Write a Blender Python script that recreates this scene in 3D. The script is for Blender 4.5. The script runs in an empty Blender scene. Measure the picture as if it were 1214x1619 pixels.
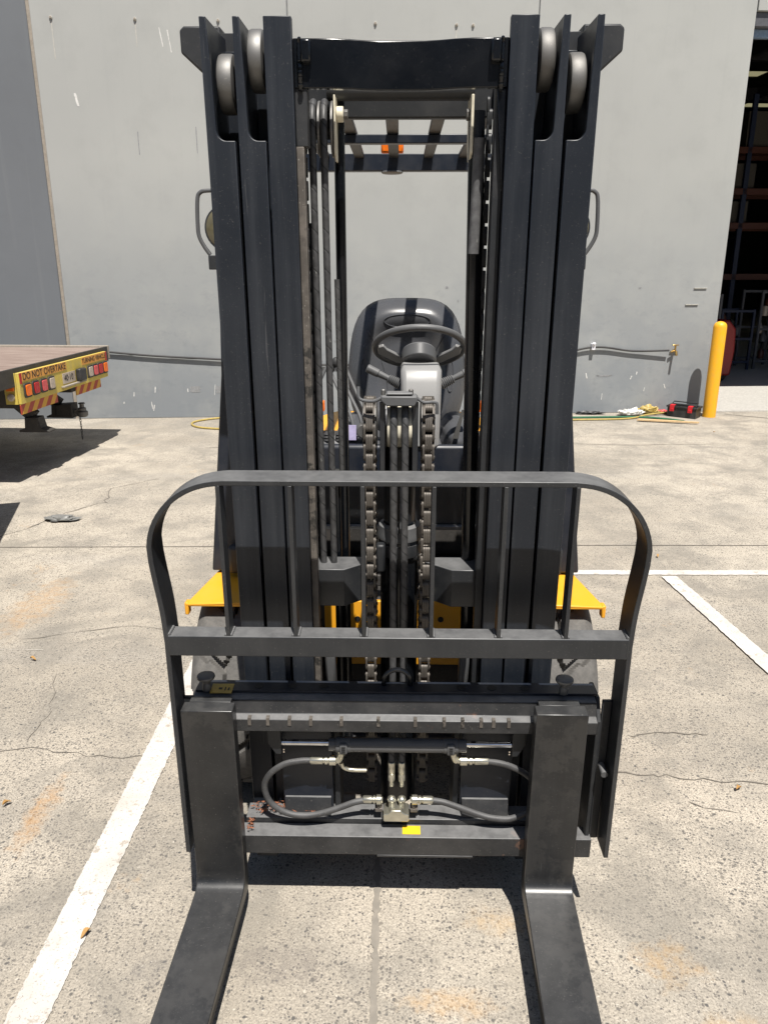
import bpy, bmesh, math, random
from math import sin, cos, pi, radians as R
from mathutils import Vector, Matrix, noise
random.seed(7)
S = bpy.context.scene
COL = S.collection
# ---------------------------------------------------------------- camera
cam = bpy.data.cameras.new('camera'); co = bpy.data.objects.new('camera', cam); COL.objects.link(co)
co.location = (0, 0, 1.65); co.rotation_euler = (R(90-17.6), 0, R(1.1))
cam.sensor_fit = 'VERTICAL'; cam.sensor_height = 36; cam.lens = 36*1216/1619; cam.clip_start = .05; cam.clip_end = 500
S.camera = co
# ---------------------------------------------------------------- sky and sun
SD = Vector((.13, -.46, 1)).normalized()          # towards the sun
el = math.asin(SD.z); az = math.atan2(SD.x, SD.y)
W = bpy.data.worlds.new('World'); S.world = W; W.use_nodes = True
wn = W.node_tree; bg = wn.nodes['Background']
sk = wn.nodes.new('ShaderNodeTexSky'); sk.sky_type = 'NISHITA'; sk.sun_disc = False
sk.sun_elevation = el; sk.sun_rotation = az
wn.links.new(sk.outputs[0], bg.inputs[0]); bg.inputs[1].default_value = .05
sl = bpy.data.lights.new('sun', 'SUN'); sl.energy = 5.0; sl.angle = R(.5); sl.color = (1, .955, .89)
so = bpy.data.objects.new('sun', sl); COL.objects.link(so); so.rotation_euler = SD.to_track_quat('Z', 'Y').to_euler(); so.location = (2, -6, 9)
S.view_settings.view_transform = 'Standard'; S.view_settings.look = 'None'; S.view_settings.exposure = .50; S.view_settings.gamma = 1

# ---------------------------------------------------------------- materials
def nt(name):
    m = bpy.data.materials.new(name); m.use_nodes = True
    return m, m.node_tree, m.node_tree.nodes['Principled BSDF']
def N(t, kind, **kw):
    n = t.nodes.new(kind)
    for k, v in kw.items():
        if k in n.inputs.keys() if isinstance(k, str) else False: n.inputs[k].default_value = v
        else: setattr(n, k, v)
    return n
def noise_n(t, scale, detail=3, rough=.55, vec=None, coord='Object', stretch=None):
    tc = t.nodes.new('ShaderNodeTexCoord'); n = t.nodes.new('ShaderNodeTexNoise')
    n.inputs['Scale'].default_value = scale; n.inputs['Detail'].default_value = detail; n.inputs['Roughness'].default_value = rough
    src = tc.outputs[coord]
    if stretch:
        mp = t.nodes.new('ShaderNodeMapping'); mp.inputs['Scale'].default_value = stretch
        t.links.new(src, mp.inputs[0]); src = mp.outputs[0]
    t.links.new(src, n.inputs['Vector']); return n
def ramp(t, src, p0, p1, c0=(0,0,0,1), c1=(1,1,1,1)):
    r = t.nodes.new('ShaderNodeValToRGB'); r.color_ramp.elements[0].position = p0; r.color_ramp.elements[1].position = p1
    r.color_ramp.elements[0].color = c0; r.color_ramp.elements[1].color = c1
    t.links.new(src, r.inputs[0]); return r
def mix(t, fac, a, b):
    m = t.nodes.new('ShaderNodeMix'); m.data_type = 'RGBA'
    if isinstance(fac, (int, float)): m.inputs[0].default_value = fac
    else: t.links.new(fac, m.inputs[0])
    for i, c in ((6, a), (7, b)):
        if isinstance(c, tuple): m.inputs[i].default_value = c if len(c) == 4 else c+(1,)
        else: t.links.new(c, m.inputs[i])
    return m.outputs[2]
def bump(t, b, h, strength=.3, dist=.002):
    n = t.nodes.new('ShaderNodeBump'); n.inputs['Strength'].default_value = strength; n.inputs['Distance'].default_value = dist
    t.links.new(h, n.inputs['Height']); t.links.new(n.outputs[0], b.inputs['Normal']); return n
def paint(name, col, rough=.4, dust=.25, dcol=(.16,.15,.14), metal=0, fine=.0, scale=9, chips=None, spec=.5, top=0, streak=0, chipat=.63):
    m, t, b = nt(name)
    a = noise_n(t, scale, 5, .65); ra = ramp(t, a.outputs[0], .42, .75)
    f = noise_n(t, 260, 2, .6); rf = ramp(t, f.outputs[0], .66, .74)
    mul = t.nodes.new('ShaderNodeMath'); mul.operation = 'MULTIPLY'; mul.inputs[1].default_value = dust
    t.links.new(ra.outputs[0], mul.inputs[0])
    c = mix(t, mul.outputs[0], col, dcol)
    mu2 = t.nodes.new('ShaderNodeMath'); mu2.operation = 'MULTIPLY'; mu2.inputs[1].default_value = min(.9, dust*1.2)
    t.links.new(rf.outputs[0], mu2.inputs[0]); c = mix(t, mu2.outputs[0], c, (.32,.3,.27))
    if chips:
        s = noise_n(t, 5.5, 6, .75); rs = ramp(t, s.outputs[0], chipat, chipat+.04); c = mix(t, rs.outputs[0], c, chips)
    if streak:
        v1 = noise_n(t, 10, 5, .65, stretch=(3, 3, .12)); c = mix(t, ramp(t, v1.outputs[0], .48, .8, c1=(streak,)*3+(1,)).outputs[0], c, dcol)
        v2 = noise_n(t, 60, 3, .6, stretch=(1.6, 1.6, .05)); c = mix(t, ramp(t, v2.outputs[0], .70, .74, c1=(.3,.3,.3,1)).outputs[0], c, (.13,.13,.135))
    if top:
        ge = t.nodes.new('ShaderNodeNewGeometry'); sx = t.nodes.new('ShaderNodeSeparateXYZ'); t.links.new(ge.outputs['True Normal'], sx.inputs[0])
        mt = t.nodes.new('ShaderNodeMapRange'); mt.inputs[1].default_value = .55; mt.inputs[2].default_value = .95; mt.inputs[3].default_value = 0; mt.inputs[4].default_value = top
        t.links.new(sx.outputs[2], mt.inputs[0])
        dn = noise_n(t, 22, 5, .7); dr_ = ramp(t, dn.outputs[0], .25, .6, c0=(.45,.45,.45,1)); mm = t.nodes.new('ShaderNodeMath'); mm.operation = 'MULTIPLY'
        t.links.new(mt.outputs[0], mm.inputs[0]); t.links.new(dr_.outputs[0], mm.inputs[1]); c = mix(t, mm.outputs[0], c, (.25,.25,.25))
    t.links.new(c, b.inputs['Base Color']); b.inputs['Metallic'].default_value = metal
    b.inputs['Specular IOR Level'].default_value = spec
    mr = t.nodes.new('ShaderNodeMapRange'); mr.inputs[3].default_value = rough-.06; mr.inputs[4].default_value = rough+.2
    t.links.new(a.outputs[0], mr.inputs[0]); t.links.new(mr.outputs[0], b.inputs['Roughness'])
    bump(t, b, noise_n(t, 350, 2).outputs[0], .12, .0006)
    return m
def plain(name, col, rough=.5, metal=0, emit=None, trans=0, spec=.5):
    m, t, b = nt(name); n = noise_n(t, 40, 3)
    c = mix(t, ramp(t, n.outputs[0], .35, .75).outputs[0], tuple(x*.82 for x in col), tuple(min(1, x*1.1) for x in col))
    t.links.new(c, b.inputs['Base Color']); b.inputs['Roughness'].default_value = rough; b.inputs['Metallic'].default_value = metal
    b.inputs['Transmission Weight'].default_value = trans; b.inputs['Specular IOR Level'].default_value = spec
    return m
M = {}
M['black'] = paint('black_satin_paint', (.015,.017,.020), .45, .13)
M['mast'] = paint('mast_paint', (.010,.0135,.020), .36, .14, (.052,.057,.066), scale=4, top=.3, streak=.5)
M['gloss'] = paint('gloss_black_paint', (.004,.005,.007), .16, .04)
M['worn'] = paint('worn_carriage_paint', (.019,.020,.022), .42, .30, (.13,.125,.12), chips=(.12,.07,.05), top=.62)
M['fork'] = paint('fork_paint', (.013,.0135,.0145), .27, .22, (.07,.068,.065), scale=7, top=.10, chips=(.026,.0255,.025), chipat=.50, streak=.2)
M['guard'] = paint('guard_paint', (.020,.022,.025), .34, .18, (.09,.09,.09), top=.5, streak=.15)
M['navy'] = paint('blue_black_plate', (.008,.012,.021), .34, .12)
M['yellow'] = paint('yellow_paint', (.80,.36,.015), .38, .12, (.6,.4,.2))
M['bollard'] = paint('bollard_yellow', (.85,.42,.01), .42, .3, (.55,.33,.12), scale=14, chips=(.30,.20,.10), chipat=.70)
M['steel'] = paint('bare_steel', (.20,.197,.19), .5, .5, (.11,.10,.09), metal=.75)
M['chrome'] = plain('chrome', (.75,.76,.78), .08, 1)
M['zinc'] = plain('zinc_fitting', (.62,.60,.50), .28, .85)
M['chain'] = paint('oily_chain', (.105,.094,.082), .45, .5, (.19,.165,.14), metal=.35, scale=30)
M['grease'] = paint('greasy_steel', (.085,.075,.065), .5, .8, (.20,.175,.15), scale=22, chips=(.03,.028,.025), chipat=.56)
M['cream'] = plain('cream_plastic', (.74,.69,.55), .4)
M['rubber'] = paint('rubber', (.035,.035,.036), .62, .2)
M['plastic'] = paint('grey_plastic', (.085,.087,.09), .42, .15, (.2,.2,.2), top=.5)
M['column'] = paint('column_plastic', (.25,.25,.248), .34, .2, (.33,.32,.31))
M['vinyl'] = paint('seat_vinyl', (.070,.072,.078), .20, .12, (.11,.11,.11))
M['label'] = plain('label_white', (.8,.8,.85), .5)
M['labelblue'] = plain('label_blue', (.35,.55,.8), .5)
M['sticker'] = plain('yellow_sticker', (.85,.55,.02), .5)
M['oldsticker'] = paint('old_sticker', (.5,.34,.06), .5, .4, (.2,.15,.1), scale=60)
M['ink'] = plain('black_ink', (.012,.012,.012), .6)
M['orange'] = plain('orange_lens', (.9,.18,.01), .25)
M['red'] = plain('red_lens', (.45,.02,.02), .25)
M['pink'] = plain('faded_red_lens', (.65,.10,.10), .25)
M['clear'] = plain('clear_lens', (.50,.42,.34), .2)
M['lampglass'] = plain('lamp_glass', (.13,.115,.07), .12)
M['trailyellow'] = paint('trailer_yellow', (.60,.46,.08), .5, .6, (.40,.34,.16), scale=12)
M['trailorange'] = paint('sign_orange', (.68,.32,.06), .5, .4, (.5,.3,.12), scale=20)
M['grime_dark'] = paint('trailer_black', (.03,.028,.026), .6, .5, (.09,.08,.07))
M['brass'] = plain('brass', (.55,.36,.12), .3, .9)
M['blackplastic'] = paint('black_plastic', (.02,.02,.021), .4, .2)
M['redplastic'] = plain('red_plastic', (.65,.02,.03), .35)
M['greenhose'] = plain('green_hose', (.03,.14,.07), .4)
M['yellowhose'] = plain('yellow_hose', (.45,.34,.10), .5)
M['rag'] = plain('white_rag', (.75,.74,.70), .8)
M['timber'] = plain('timber', (.60,.42,.22), .7)
M['leaf'] = plain('dry_leaf', (.42,.24,.08), .7)
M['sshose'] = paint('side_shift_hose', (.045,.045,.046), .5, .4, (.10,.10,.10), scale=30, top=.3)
M['litter'] = plain('leaf_litter', (.26,.10,.05), .8)
M['bag'] = plain('grey_plastic_bag', (.20,.20,.19), .45)
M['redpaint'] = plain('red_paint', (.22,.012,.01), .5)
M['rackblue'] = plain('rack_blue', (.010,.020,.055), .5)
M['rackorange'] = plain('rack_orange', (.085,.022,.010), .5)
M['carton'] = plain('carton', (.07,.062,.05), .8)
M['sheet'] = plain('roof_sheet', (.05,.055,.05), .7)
def skylight():
    m = bpy.data.materials.new('translucent_roof_light'); m.use_nodes = True; t = m.node_tree; t.nodes.remove(t.nodes['Principled BSDF'])
    a = t.nodes.new('ShaderNodeBsdfTranslucent'); a.inputs[0].default_value = (.35,.34,.26,1); t.links.new(a.outputs[0], t.nodes['Material Output'].inputs[0]); return m
M['skylight'] = skylight()
M['trim'] = plain('door_trim', (.10,.10,.11), .5)
M['bluestrip'] = plain('blue_strip', (.22,.30,.42), .5)
# hose with a spiral wrap
def hose_mat(name, col, line, k, turns=1, rough=.5):
    m, t, b = nt(name)
    uv = t.nodes.new('ShaderNodeUVMap'); sp = t.nodes.new('ShaderNodeSeparateXYZ'); t.links.new(uv.outputs[0], sp.inputs[0])
    a = t.nodes.new('ShaderNodeMath'); a.operation = 'MULTIPLY_ADD'; a.inputs[1].default_value = k
    t.links.new(sp.outputs[1], a.inputs[0])
    u = t.nodes.new('ShaderNodeMath'); u.operation = 'MULTIPLY'; u.inputs[1].default_value = turns; t.links.new(sp.outputs[0], u.inputs[0])
    t.links.new(u.outputs[0], a.inputs[2])
    f = t.nodes.new('ShaderNodeMath'); f.operation = 'FRACT'; t.links.new(a.outputs[0], f.inputs[0])
    r = ramp(t, f.outputs[0], .07, .10)
    base = mix(t, ramp(t, noise_n(t, 60, 4).outputs[0], .4, .7).outputs[0], col, tuple(min(1, c*1.7) for c in col))
    sc = noise_n(t, 120, 3, .7, stretch=(1, 1, .25)); base = mix(t, ramp(t, sc.outputs[0], .68, .72).outputs[0], base, (.3,.3,.28))
    c = mix(t, r.outputs[0], line, base); t.links.new(c, b.inputs['Base Color']); b.inputs['Roughness'].default_value = rough
    bump(t, b, r.outputs[0], .5, .0015); return m
M['hose'] = hose_mat('wrapped_hose', (.045,.045,.046), (.014,.014,.014), 22)
M['hosethin'] = hose_mat('ribbed_hose', (.05,.05,.05), (.014,.014,.014), 40)
M['sleeve'] = hose_mat('hose_sleeve', (.085,.085,.087), (.06,.06,.06), 300, rough=.6)
# concrete of the yard
def concrete():
    m, t, b = nt('yard_concrete')
    tc = t.nodes.new('ShaderNodeTexCoord'); P = tc.outputs['Object']
    big = noise_n(t, .55, 5, .6); mid = noise_n(t, 3.2, 6, .65); fine = noise_n(t, 170, 4, .7)
    c = mix(t, ramp(t, big.outputs[0], .38, .60).outputs[0], (.35,.312,.255), (.57,.51,.42))
    c = mix(t, ramp(t, mid.outputs[0], .46, .66, c1=(.8,.8,.8,1)).outputs[0], c, (.27,.25,.215))
    st = noise_n(t, 1.0, 4, .6, stretch=(.35, 2.2, 1)); c = mix(t, ramp(t, st.outputs[0], .55, .85, c1=(.6,.6,.6,1)).outputs[0], c, (.33,.32,.30))
    # mortar light
    c = mix(t, ramp(t, fine.outputs[0], .42, .58).outputs[0], mix(t, .62, c, (.20,.18,.155)), c)
    wf = noise_n(t, 95, 4, .75); c = mix(t, ramp(t, wf.outputs[0], .60, .68, c1=(.7,.7,.7,1)).outputs[0], c, (.70,.65,.56))
    # exposed stones: cells, two sizes
    dens = noise_n(t, 1.3, 4, .6)
    for sc, thr, colr in ((62, .24, (.09,.088,.085)), (110, .30, (.11,.105,.10)), (210, .30, (.12,.11,.10))):
        wob = noise_n(t, sc*.7, 2)
        add = t.nodes.new('ShaderNodeMixRGB'); add.inputs[0].default_value = .012
        t.links.new(P, add.inputs[1]); t.links.new(wob.outputs['Color'], add.inputs[2])
        v = t.nodes.new('ShaderNodeTexVoronoi'); v.inputs['Scale'].default_value = sc; t.links.new(add.outputs[0], v.inputs['Vector'])
        sep = t.nodes.new('ShaderNodeSeparateColor'); t.links.new(v.outputs['Color'], sep.inputs[0])
        # only some cells hold a dark stone
        pick = t.nodes.new('ShaderNodeMath'); pick.operation = 'LESS_THAN'
        t.links.new(sep.outputs[0], pick.inputs[0])
        thrn = t.nodes.new('ShaderNodeMapRange'); thrn.inputs[1].default_value = .38; thrn.inputs[2].default_value = .62; thrn.inputs[3].default_value = (.06 if sc < 100 else .22); thrn.inputs[4].default_value = (.34 if sc < 100 else .70)
        t.links.new(dens.outputs[0], thrn.inputs[0]); t.links.new(thrn.outputs[0], pick.inputs[1])
        near = ramp(t, v.outputs['Distance'], thr, thr+.12, (1,1,1,1), (0,0,0,1))
        mu = t.nodes.new('ShaderNodeMath'); mu.operation = 'MULTIPLY'; t.links.new(pick.outputs[0], mu.inputs[0]); t.links.new(near.outputs[0], mu.inputs[1])
        tone = mix(t, sep.outputs[1], colr, (.24,.215,.18))
        c = mix(t, mu.outputs[0], c, tone)
    # orange stains
    o = noise_n(t, 2.1, 5, .7); ro = ramp(t, o.outputs[0], .63, .74); brk = ramp(t, noise_n(t, 38, 4, .75).outputs[0], .47, .60, c1=(.6,.6,.6,1))
    om = t.nodes.new('ShaderNodeMath'); om.operation = 'MULTIPLY'; t.links.new(ro.outputs[0], om.inputs[0]); t.links.new(brk.outputs[0], om.inputs[1]); c = mix(t, om.outputs[0], c, (.50,.31,.14))
    d = noise_n(t, 1.7, 3, .55, stretch=(1.3,1,1)); d.inputs['Distortion'].default_value = .6
    c = mix(t, ramp(t, d.outputs[0], .66, .74, c1=(.45,.45,.45,1)).outputs[0], c, (.20,.185,.165))
    brk2 = ramp(t, noise_n(t, 30, 5, .8).outputs[0], .42, .58, c0=(.25,.25,.25,1), c1=(1.0,1.0,1.0,1))
    # tyre-dark and damp patches
    tp = noise_n(t, 1.9, 6, .7); tp.inputs['Distortion'].default_value = .8; c = mix(t, ramp(t, tp.outputs[0], .52, .62, c1=(.5,.5,.5,1)).outputs[0], c, (.215,.198,.17))
    # blotches that have a place: (x, y, radius, colour, amount)
    for x, y, rx, ry, colr, amt in ((-.30,1.47,.16,.07,(.19,.17,.15),.6), (-1.13,2.02,.045,.17,(.42,.24,.10),.6), (-1.85,3.6,.12,.35,(.42,.27,.14),.55),
                                    (.68,1.50,.07,.07,(.42,.27,.12),.5), (.12,1.38,.12,.04,(.50,.32,.15),.45), (.78,1.33,.10,.04,(.44,.30,.15),.42), (.27,1.62,.09,.05,(.52,.36,.19),.4), (-.95,1.62,.10,.12,(.22,.20,.17),.5), (-.6,1.45,.05,.06,(.16,.15,.14),.5), (-1.2,1.45,.12,.08,(.21,.19,.165),.5), (.9,2.9,.3,.12,(.25,.23,.2),.4), (1.45,3.66,.10,.08,(.22,.20,.18),.6), (1.5,3.9,.07,.05,(.16,.15,.14),.6)):
        sb = t.nodes.new('ShaderNodeVectorMath'); sb.operation = 'SUBTRACT'; sb.inputs[1].default_value = (x, y, 0); t.links.new(P, sb.inputs[0])
        ml = t.nodes.new('ShaderNodeVectorMath'); ml.operation = 'MULTIPLY'; ml.inputs[1].default_value = (1/rx, 1/ry, 1); t.links.new(sb.outputs[0], ml.inputs[0])
        ln = t.nodes.new('ShaderNodeVectorMath'); ln.operation = 'LENGTH'; t.links.new(ml.outputs[0], ln.inputs[0])
        ad = t.nodes.new('ShaderNodeMath'); ad.operation = 'MULTIPLY_ADD'; ad.inputs[1].default_value = 2.4
        nn = noise_n(t, 16, 5, .65); t.links.new(nn.outputs[0], ad.inputs[0]); t.links.new(ln.outputs['Value'], ad.inputs[2])
        rr = ramp(t, ad.outputs[0], 0, 1)
        mr = t.nodes.new('ShaderNodeMapRange'); mr.inputs[1].default_value = 1.75; mr.inputs[2].default_value = 2.35; mr.inputs[3].default_value = amt*.95; mr.inputs[4].default_value = 0
        t.links.new(ad.outputs[0], mr.inputs[0])
        bm2 = t.nodes.new('ShaderNodeMath'); bm2.operation = 'MULTIPLY'; t.links.new(mr.outputs[0], bm2.inputs[0]); t.links.new(brk2.outputs[0], bm2.inputs[1]); c = mix(t, bm2.outputs[0], c, colr)
    t.links.new(c, b.inputs['Base Color']); b.inputs['Roughness'].default_value = .88; b.inputs['Specular IOR Level'].default_value = .25
    bump(t, b, fine.outputs[0], .5, .003); return m
M['concrete'] = concrete()
def line_mat():
    m, t, b = nt('worn_white_line')
    a = noise_n(t, 24, 6, .75); f = noise_n(t, 160, 3, .7)
    c = mix(t, ramp(t, noise_n(t, 7, 4).outputs[0], .4, .75).outputs[0], (.60,.57,.53), (.46,.43,.39))
    c = mix(t, ramp(t, a.outputs[0], .57, .63).outputs[0], c, (.38,.34,.29))
    c = mix(t, ramp(t, f.outputs[0], .60, .66).outputs[0], c, (.27,.25,.22))
    t.links.new(c, b.inputs['Base Color']); b.inputs['Roughness'].default_value = .8
    bump(t, b, noise_n(t, 150, 3).outputs[0], .4, .002); return m
M['line'] = line_mat()
M['joint'] = paint('joint_filler', (.22,.20,.17), .9, .5, (.35,.31,.26), scale=20)
M['crack'] = plain('crack_dirt', (.19,.17,.145), .95)
def wall_mat(name, c0, c1, grime_dark):
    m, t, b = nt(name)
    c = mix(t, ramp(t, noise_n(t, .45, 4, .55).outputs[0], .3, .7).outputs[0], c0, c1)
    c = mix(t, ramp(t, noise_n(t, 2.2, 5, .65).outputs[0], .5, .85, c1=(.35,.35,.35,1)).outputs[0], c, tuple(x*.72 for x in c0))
    # scuffs and splashes of the lowest metre
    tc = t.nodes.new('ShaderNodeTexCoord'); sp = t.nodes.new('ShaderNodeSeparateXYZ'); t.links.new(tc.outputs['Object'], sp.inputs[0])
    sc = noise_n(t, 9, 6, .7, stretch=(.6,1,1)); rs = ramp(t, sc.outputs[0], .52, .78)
    mr = t.nodes.new('ShaderNodeMapRange'); mr.inputs[1].default_value = 0; mr.inputs[2].default_value = 2.0; mr.inputs[3].default_value = grime_dark; mr.inputs[4].default_value = 0
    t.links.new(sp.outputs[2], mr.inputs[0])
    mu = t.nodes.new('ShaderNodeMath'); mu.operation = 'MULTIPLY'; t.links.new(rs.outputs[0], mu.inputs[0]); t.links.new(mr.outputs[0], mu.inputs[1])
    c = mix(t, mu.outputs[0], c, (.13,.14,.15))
    # dark blue-grey tone, stronger towards the wall foot
    mr2 = t.nodes.new('ShaderNodeMapRange'); mr2.inputs[1].default_value = 0; mr2.inputs[2].default_value = 2.7; mr2.inputs[3].default_value = grime_dark*1.0; mr2.inputs[4].default_value = 0
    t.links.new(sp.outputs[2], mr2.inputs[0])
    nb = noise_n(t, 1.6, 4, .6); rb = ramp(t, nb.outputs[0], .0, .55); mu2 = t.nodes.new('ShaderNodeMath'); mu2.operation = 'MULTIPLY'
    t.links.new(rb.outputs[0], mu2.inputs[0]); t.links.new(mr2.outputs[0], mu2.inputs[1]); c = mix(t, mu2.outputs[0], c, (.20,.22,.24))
    # pale scratches
    ps = noise_n(t, 26, 4, .8, stretch=(2.2,1,.5)); rp = ramp(t, ps.outputs[0], .735, .76); c = mix(t, rp.outputs[0], c, (.62,.61,.58))
    # vertical rain streaks
    vs = noise_n(t, 4, 4, .6, stretch=(3,1,.12)); c = mix(t, ramp(t, vs.outputs[0], .55, .85, c1=(.22,.22,.22,1)).outputs[0], c, (.28,.285,.28))
    t.links.new(c, b.inputs['Base Color']); b.inputs['Roughness'].default_value = .75
    bump(t, b, noise_n(t, 30, 5, .7).outputs[0], .10, .004); return m
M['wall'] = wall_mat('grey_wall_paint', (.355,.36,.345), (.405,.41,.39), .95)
M['walldark'] = wall_mat('dark_grey_wall', (.135,.145,.157), (.152,.163,.175), .3)  # darker, bluer tone of the left panel
M['wallfix'] = plain('wall_fixing', (.50,.48,.43), .7)
M['sealant'] = plain('joint_sealant', (.33,.29,.24), .8)
M['scratch'] = plain('pale_scratch', (.55,.51,.45), .9)
M['seam'] = plain('panel_seam', (.27,.275,.28), .8)
M['whitemark'] = plain('white_mark', (.72,.71,.68), .8)
def wood():
    m, t, b = nt('deck_timber')
    n = noise_n(t, 3, 6, .7, stretch=(1, 14, 1)); c = mix(t, ramp(t, n.outputs[0], .35, .7).outputs[0], (.16,.11,.09), (.34,.27,.23))
    g = noise_n(t, 30, 4, .7, stretch=(1,8,1)); c = mix(t, ramp(t, g.outputs[0], .6, .75).outputs[0], c, (.10,.07,.06))
    t.links.new(c, b.inputs['Base Color']); b.inputs['Roughness'].default_value = .8; return m
M['deck'] = wood()
def stripes():
    m, t, b = nt('hazard_stripes')
    tc = t.nodes.new('ShaderNodeTexCoord'); sp = t.nodes.new('ShaderNodeSeparateXYZ'); t.links.new(tc.outputs['Object'], sp.inputs[0])
    a = t.nodes.new('ShaderNodeMath'); a.operation = 'SUBTRACT'; t.links.new(sp.outputs[1], a.inputs[0]); t.links.new(sp.outputs[2], a.inputs[1])
    k = t.nodes.new('ShaderNodeMath'); k.operation = 'MULTIPLY'; k.inputs[1].default_value = 6.6; t.links.new(a.outputs[0], k.inputs[0])
    f = t.nodes.new('ShaderNodeMath'); f.operation = 'FRACT'; t.links.new(k.outputs[0], f.inputs[0])
    g = t.nodes.new('ShaderNodeMath'); g.operation = 'GREATER_THAN'; g.inputs[1].default_value = .5; t.links.new(f.outputs[0], g.inputs[0])
    c = mix(t, g.outputs[0], (.62,.33,.03), (.38,.05,.03)); t.links.new(c, b.inputs['Base Color']); b.inputs['Roughness'].default_value = .5; return m
M['stripes'] = stripes()
def tyre_mat():
    m, t, b = nt('dusty_tyre_rubber')
    n = noise_n(t, 40, 5, .7); c = mix(t, ramp(t, n.outputs[0], .3, .7).outputs[0], (.075,.072,.068), (.135,.128,.118))
    t.links.new(c, b.inputs['Base Color']); b.inputs['Roughness'].default_value = .8; bump(t, b, noise_n(t, 220, 3).outputs[0], .5, .002); return m
M['tyre'] = tyre_mat()

# ---------------------------------------------------------------- mesh helpers
class MB:
    def __init__(s): s.bm = bmesh.new(); s.uv = s.bm.loops.layers.uv.new('UVMap')
    def face(s, vs):
        try: return s.bm.faces.new(vs)
        except ValueError: return None
    def box(s, x0, x1, y0, y1, z0, z1, M4=None):
        c = [Vector((x, y, z)) for z in (z0, z1) for y in (y0, y1) for x in (x0, x1)]
        if M4: c = [M4 @ p for p in c]
        v = [s.bm.verts.new(p) for p in c]
        for f in ((0,2,3,1),(4,5,7,6),(0,1,5,4),(2,6,7,3),(0,4,6,2),(1,3,7,5)): s.face([v[i] for i in f])
        return s
    def prism(s, poly, a0, a1, axis='x', M4=None):
        """poly in the two other axes (in order), extruded along axis"""
        def P(p, a):
            q = {'x': (a, p[0], p[1]), 'y': (p[0], a, p[1]), 'z': (p[0], p[1], a)}[axis]; q = Vector(q)
            return M4 @ q if M4 else q
        A = [s.bm.verts.new(P(p, a0)) for p in poly]; B = [s.bm.verts.new(P(p, a1)) for p in poly]; n = len(poly)
        s.face(A[::-1]); s.face(B)
        for i in range(n): s.face([A[i], A[(i+1) % n], B[(i+1) % n], B[i]])
        return s
    def tube(s, pts, r, seg=14, cap=True, closed=False):
        pts = [Vector(p) for p in pts]; n = len(pts); rs = r if isinstance(r, (list, tuple)) else [r]*n
        rings = []; L = [0]; t0 = (pts[1]-pts[0]).normalized()
        up = Vector((1,0,0)) if abs(t0.x) < .8 else Vector((0,0,1)); nrm = (up-t0*up.dot(t0)).normalized()
        for i in range(n):
            if closed: t = (pts[(i+1) % n]-pts[i-1]).normalized()
            else: t = (pts[min(i+1, n-1)]-pts[max(i-1, 0)]).normalized()
            nrm = (nrm-t*nrm.dot(t)).normalized(); bn = t.cross(nrm)
            rings.append([s.bm.verts.new(pts[i]+(nrm*cos(2*pi*k/seg)+bn*sin(2*pi*k/seg))*rs[i]) for k in range(seg)])
            if i: L.append(L[-1]+(pts[i]-pts[i-1]).length)
        m = n if closed else n-1
        for i in range(m):
            a, b = rings[i], rings[(i+1) % n]
            for k in range(seg):
                f = s.face([a[k], a[(k+1) % seg], b[(k+1) % seg], b[k]])
                if f:
                    l1 = L[(i+1) % n] if i+1 < n else L[-1]+.01
                    for lp, uv in zip(f.loops, ((k/seg, L[i]), ((k+1)/seg, L[i]), ((k+1)/seg, l1), (k/seg, l1))): lp[s.uv].uv = uv
        if cap and not closed: s.face(rings[0][::-1]); s.face(rings[-1])
        return s
    def cyl(s, p0, p1, r, seg=24, r1=None): return s.tube([p0, p1], [r, r if r1 is None else r1], seg)
    def lathe(s, prof, c, axis='x', seg=48):
        """prof: (a, r) along axis"""
        rings = []
        for a, r in prof:
            ring = []
            for k in range(seg):
                u, w = r*cos(2*pi*k/seg), r*sin(2*pi*k/seg)
                p = {'x': (a, u, w), 'y': (u, a, w), 'z': (u, w, a)}[axis]
                ring.append(s.bm.verts.new(Vector(c)+Vector(p)))
            rings.append(ring)
        for a, b in zip(rings, rings[1:]):
            for k in range(seg): s.face([a[k], a[(k+1) % seg], b[(k+1) % seg], b[k]])
        s.face(rings[0][::-1]); s.face(rings[-1]); return s
    def ball(s, c, rx, ry=None, rz=None, seg=16):
        ry = ry or rx; rz = rz or rx
        bmesh.ops.create_uvsphere(s.bm, u_segments=seg, v_segments=max(6, seg//2), radius=1, matrix=Matrix.Translation(c) @ Matrix.Diagonal((rx, ry, rz, 1))); return s
    def strip(s, path, prof_half, M4=None):
        """rectangular bar swept along a path in x,z; prof_half: list of (v0, v1, thickness) constant"""
        v0, v1, th = prof_half; pts = [Vector((p[0], 0, p[1])) for p in path]; rings = []
        for i, p in enumerate(pts):
            t = (pts[min(i+1, len(pts)-1)]-pts[max(i-1, 0)]).normalized(); nn = Vector((-t.z, 0, t.x))
            o, q = p, p-nn*th
            rings.append([s.bm.verts.new((o.x, v0, o.z)), s.bm.verts.new((o.x, v1, o.z)), s.bm.verts.new((q.x, v1, q.z)), s.bm.verts.new((q.x, v0, q.z))])
        for a, b in zip(rings, rings[1:]):
            for k in range(4): s.face([a[k], a[(k+1) % 4], b[(k+1) % 4], b[k]])
        s.face(rings[0][::-1]); s.face(rings[-1]); return s
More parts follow.
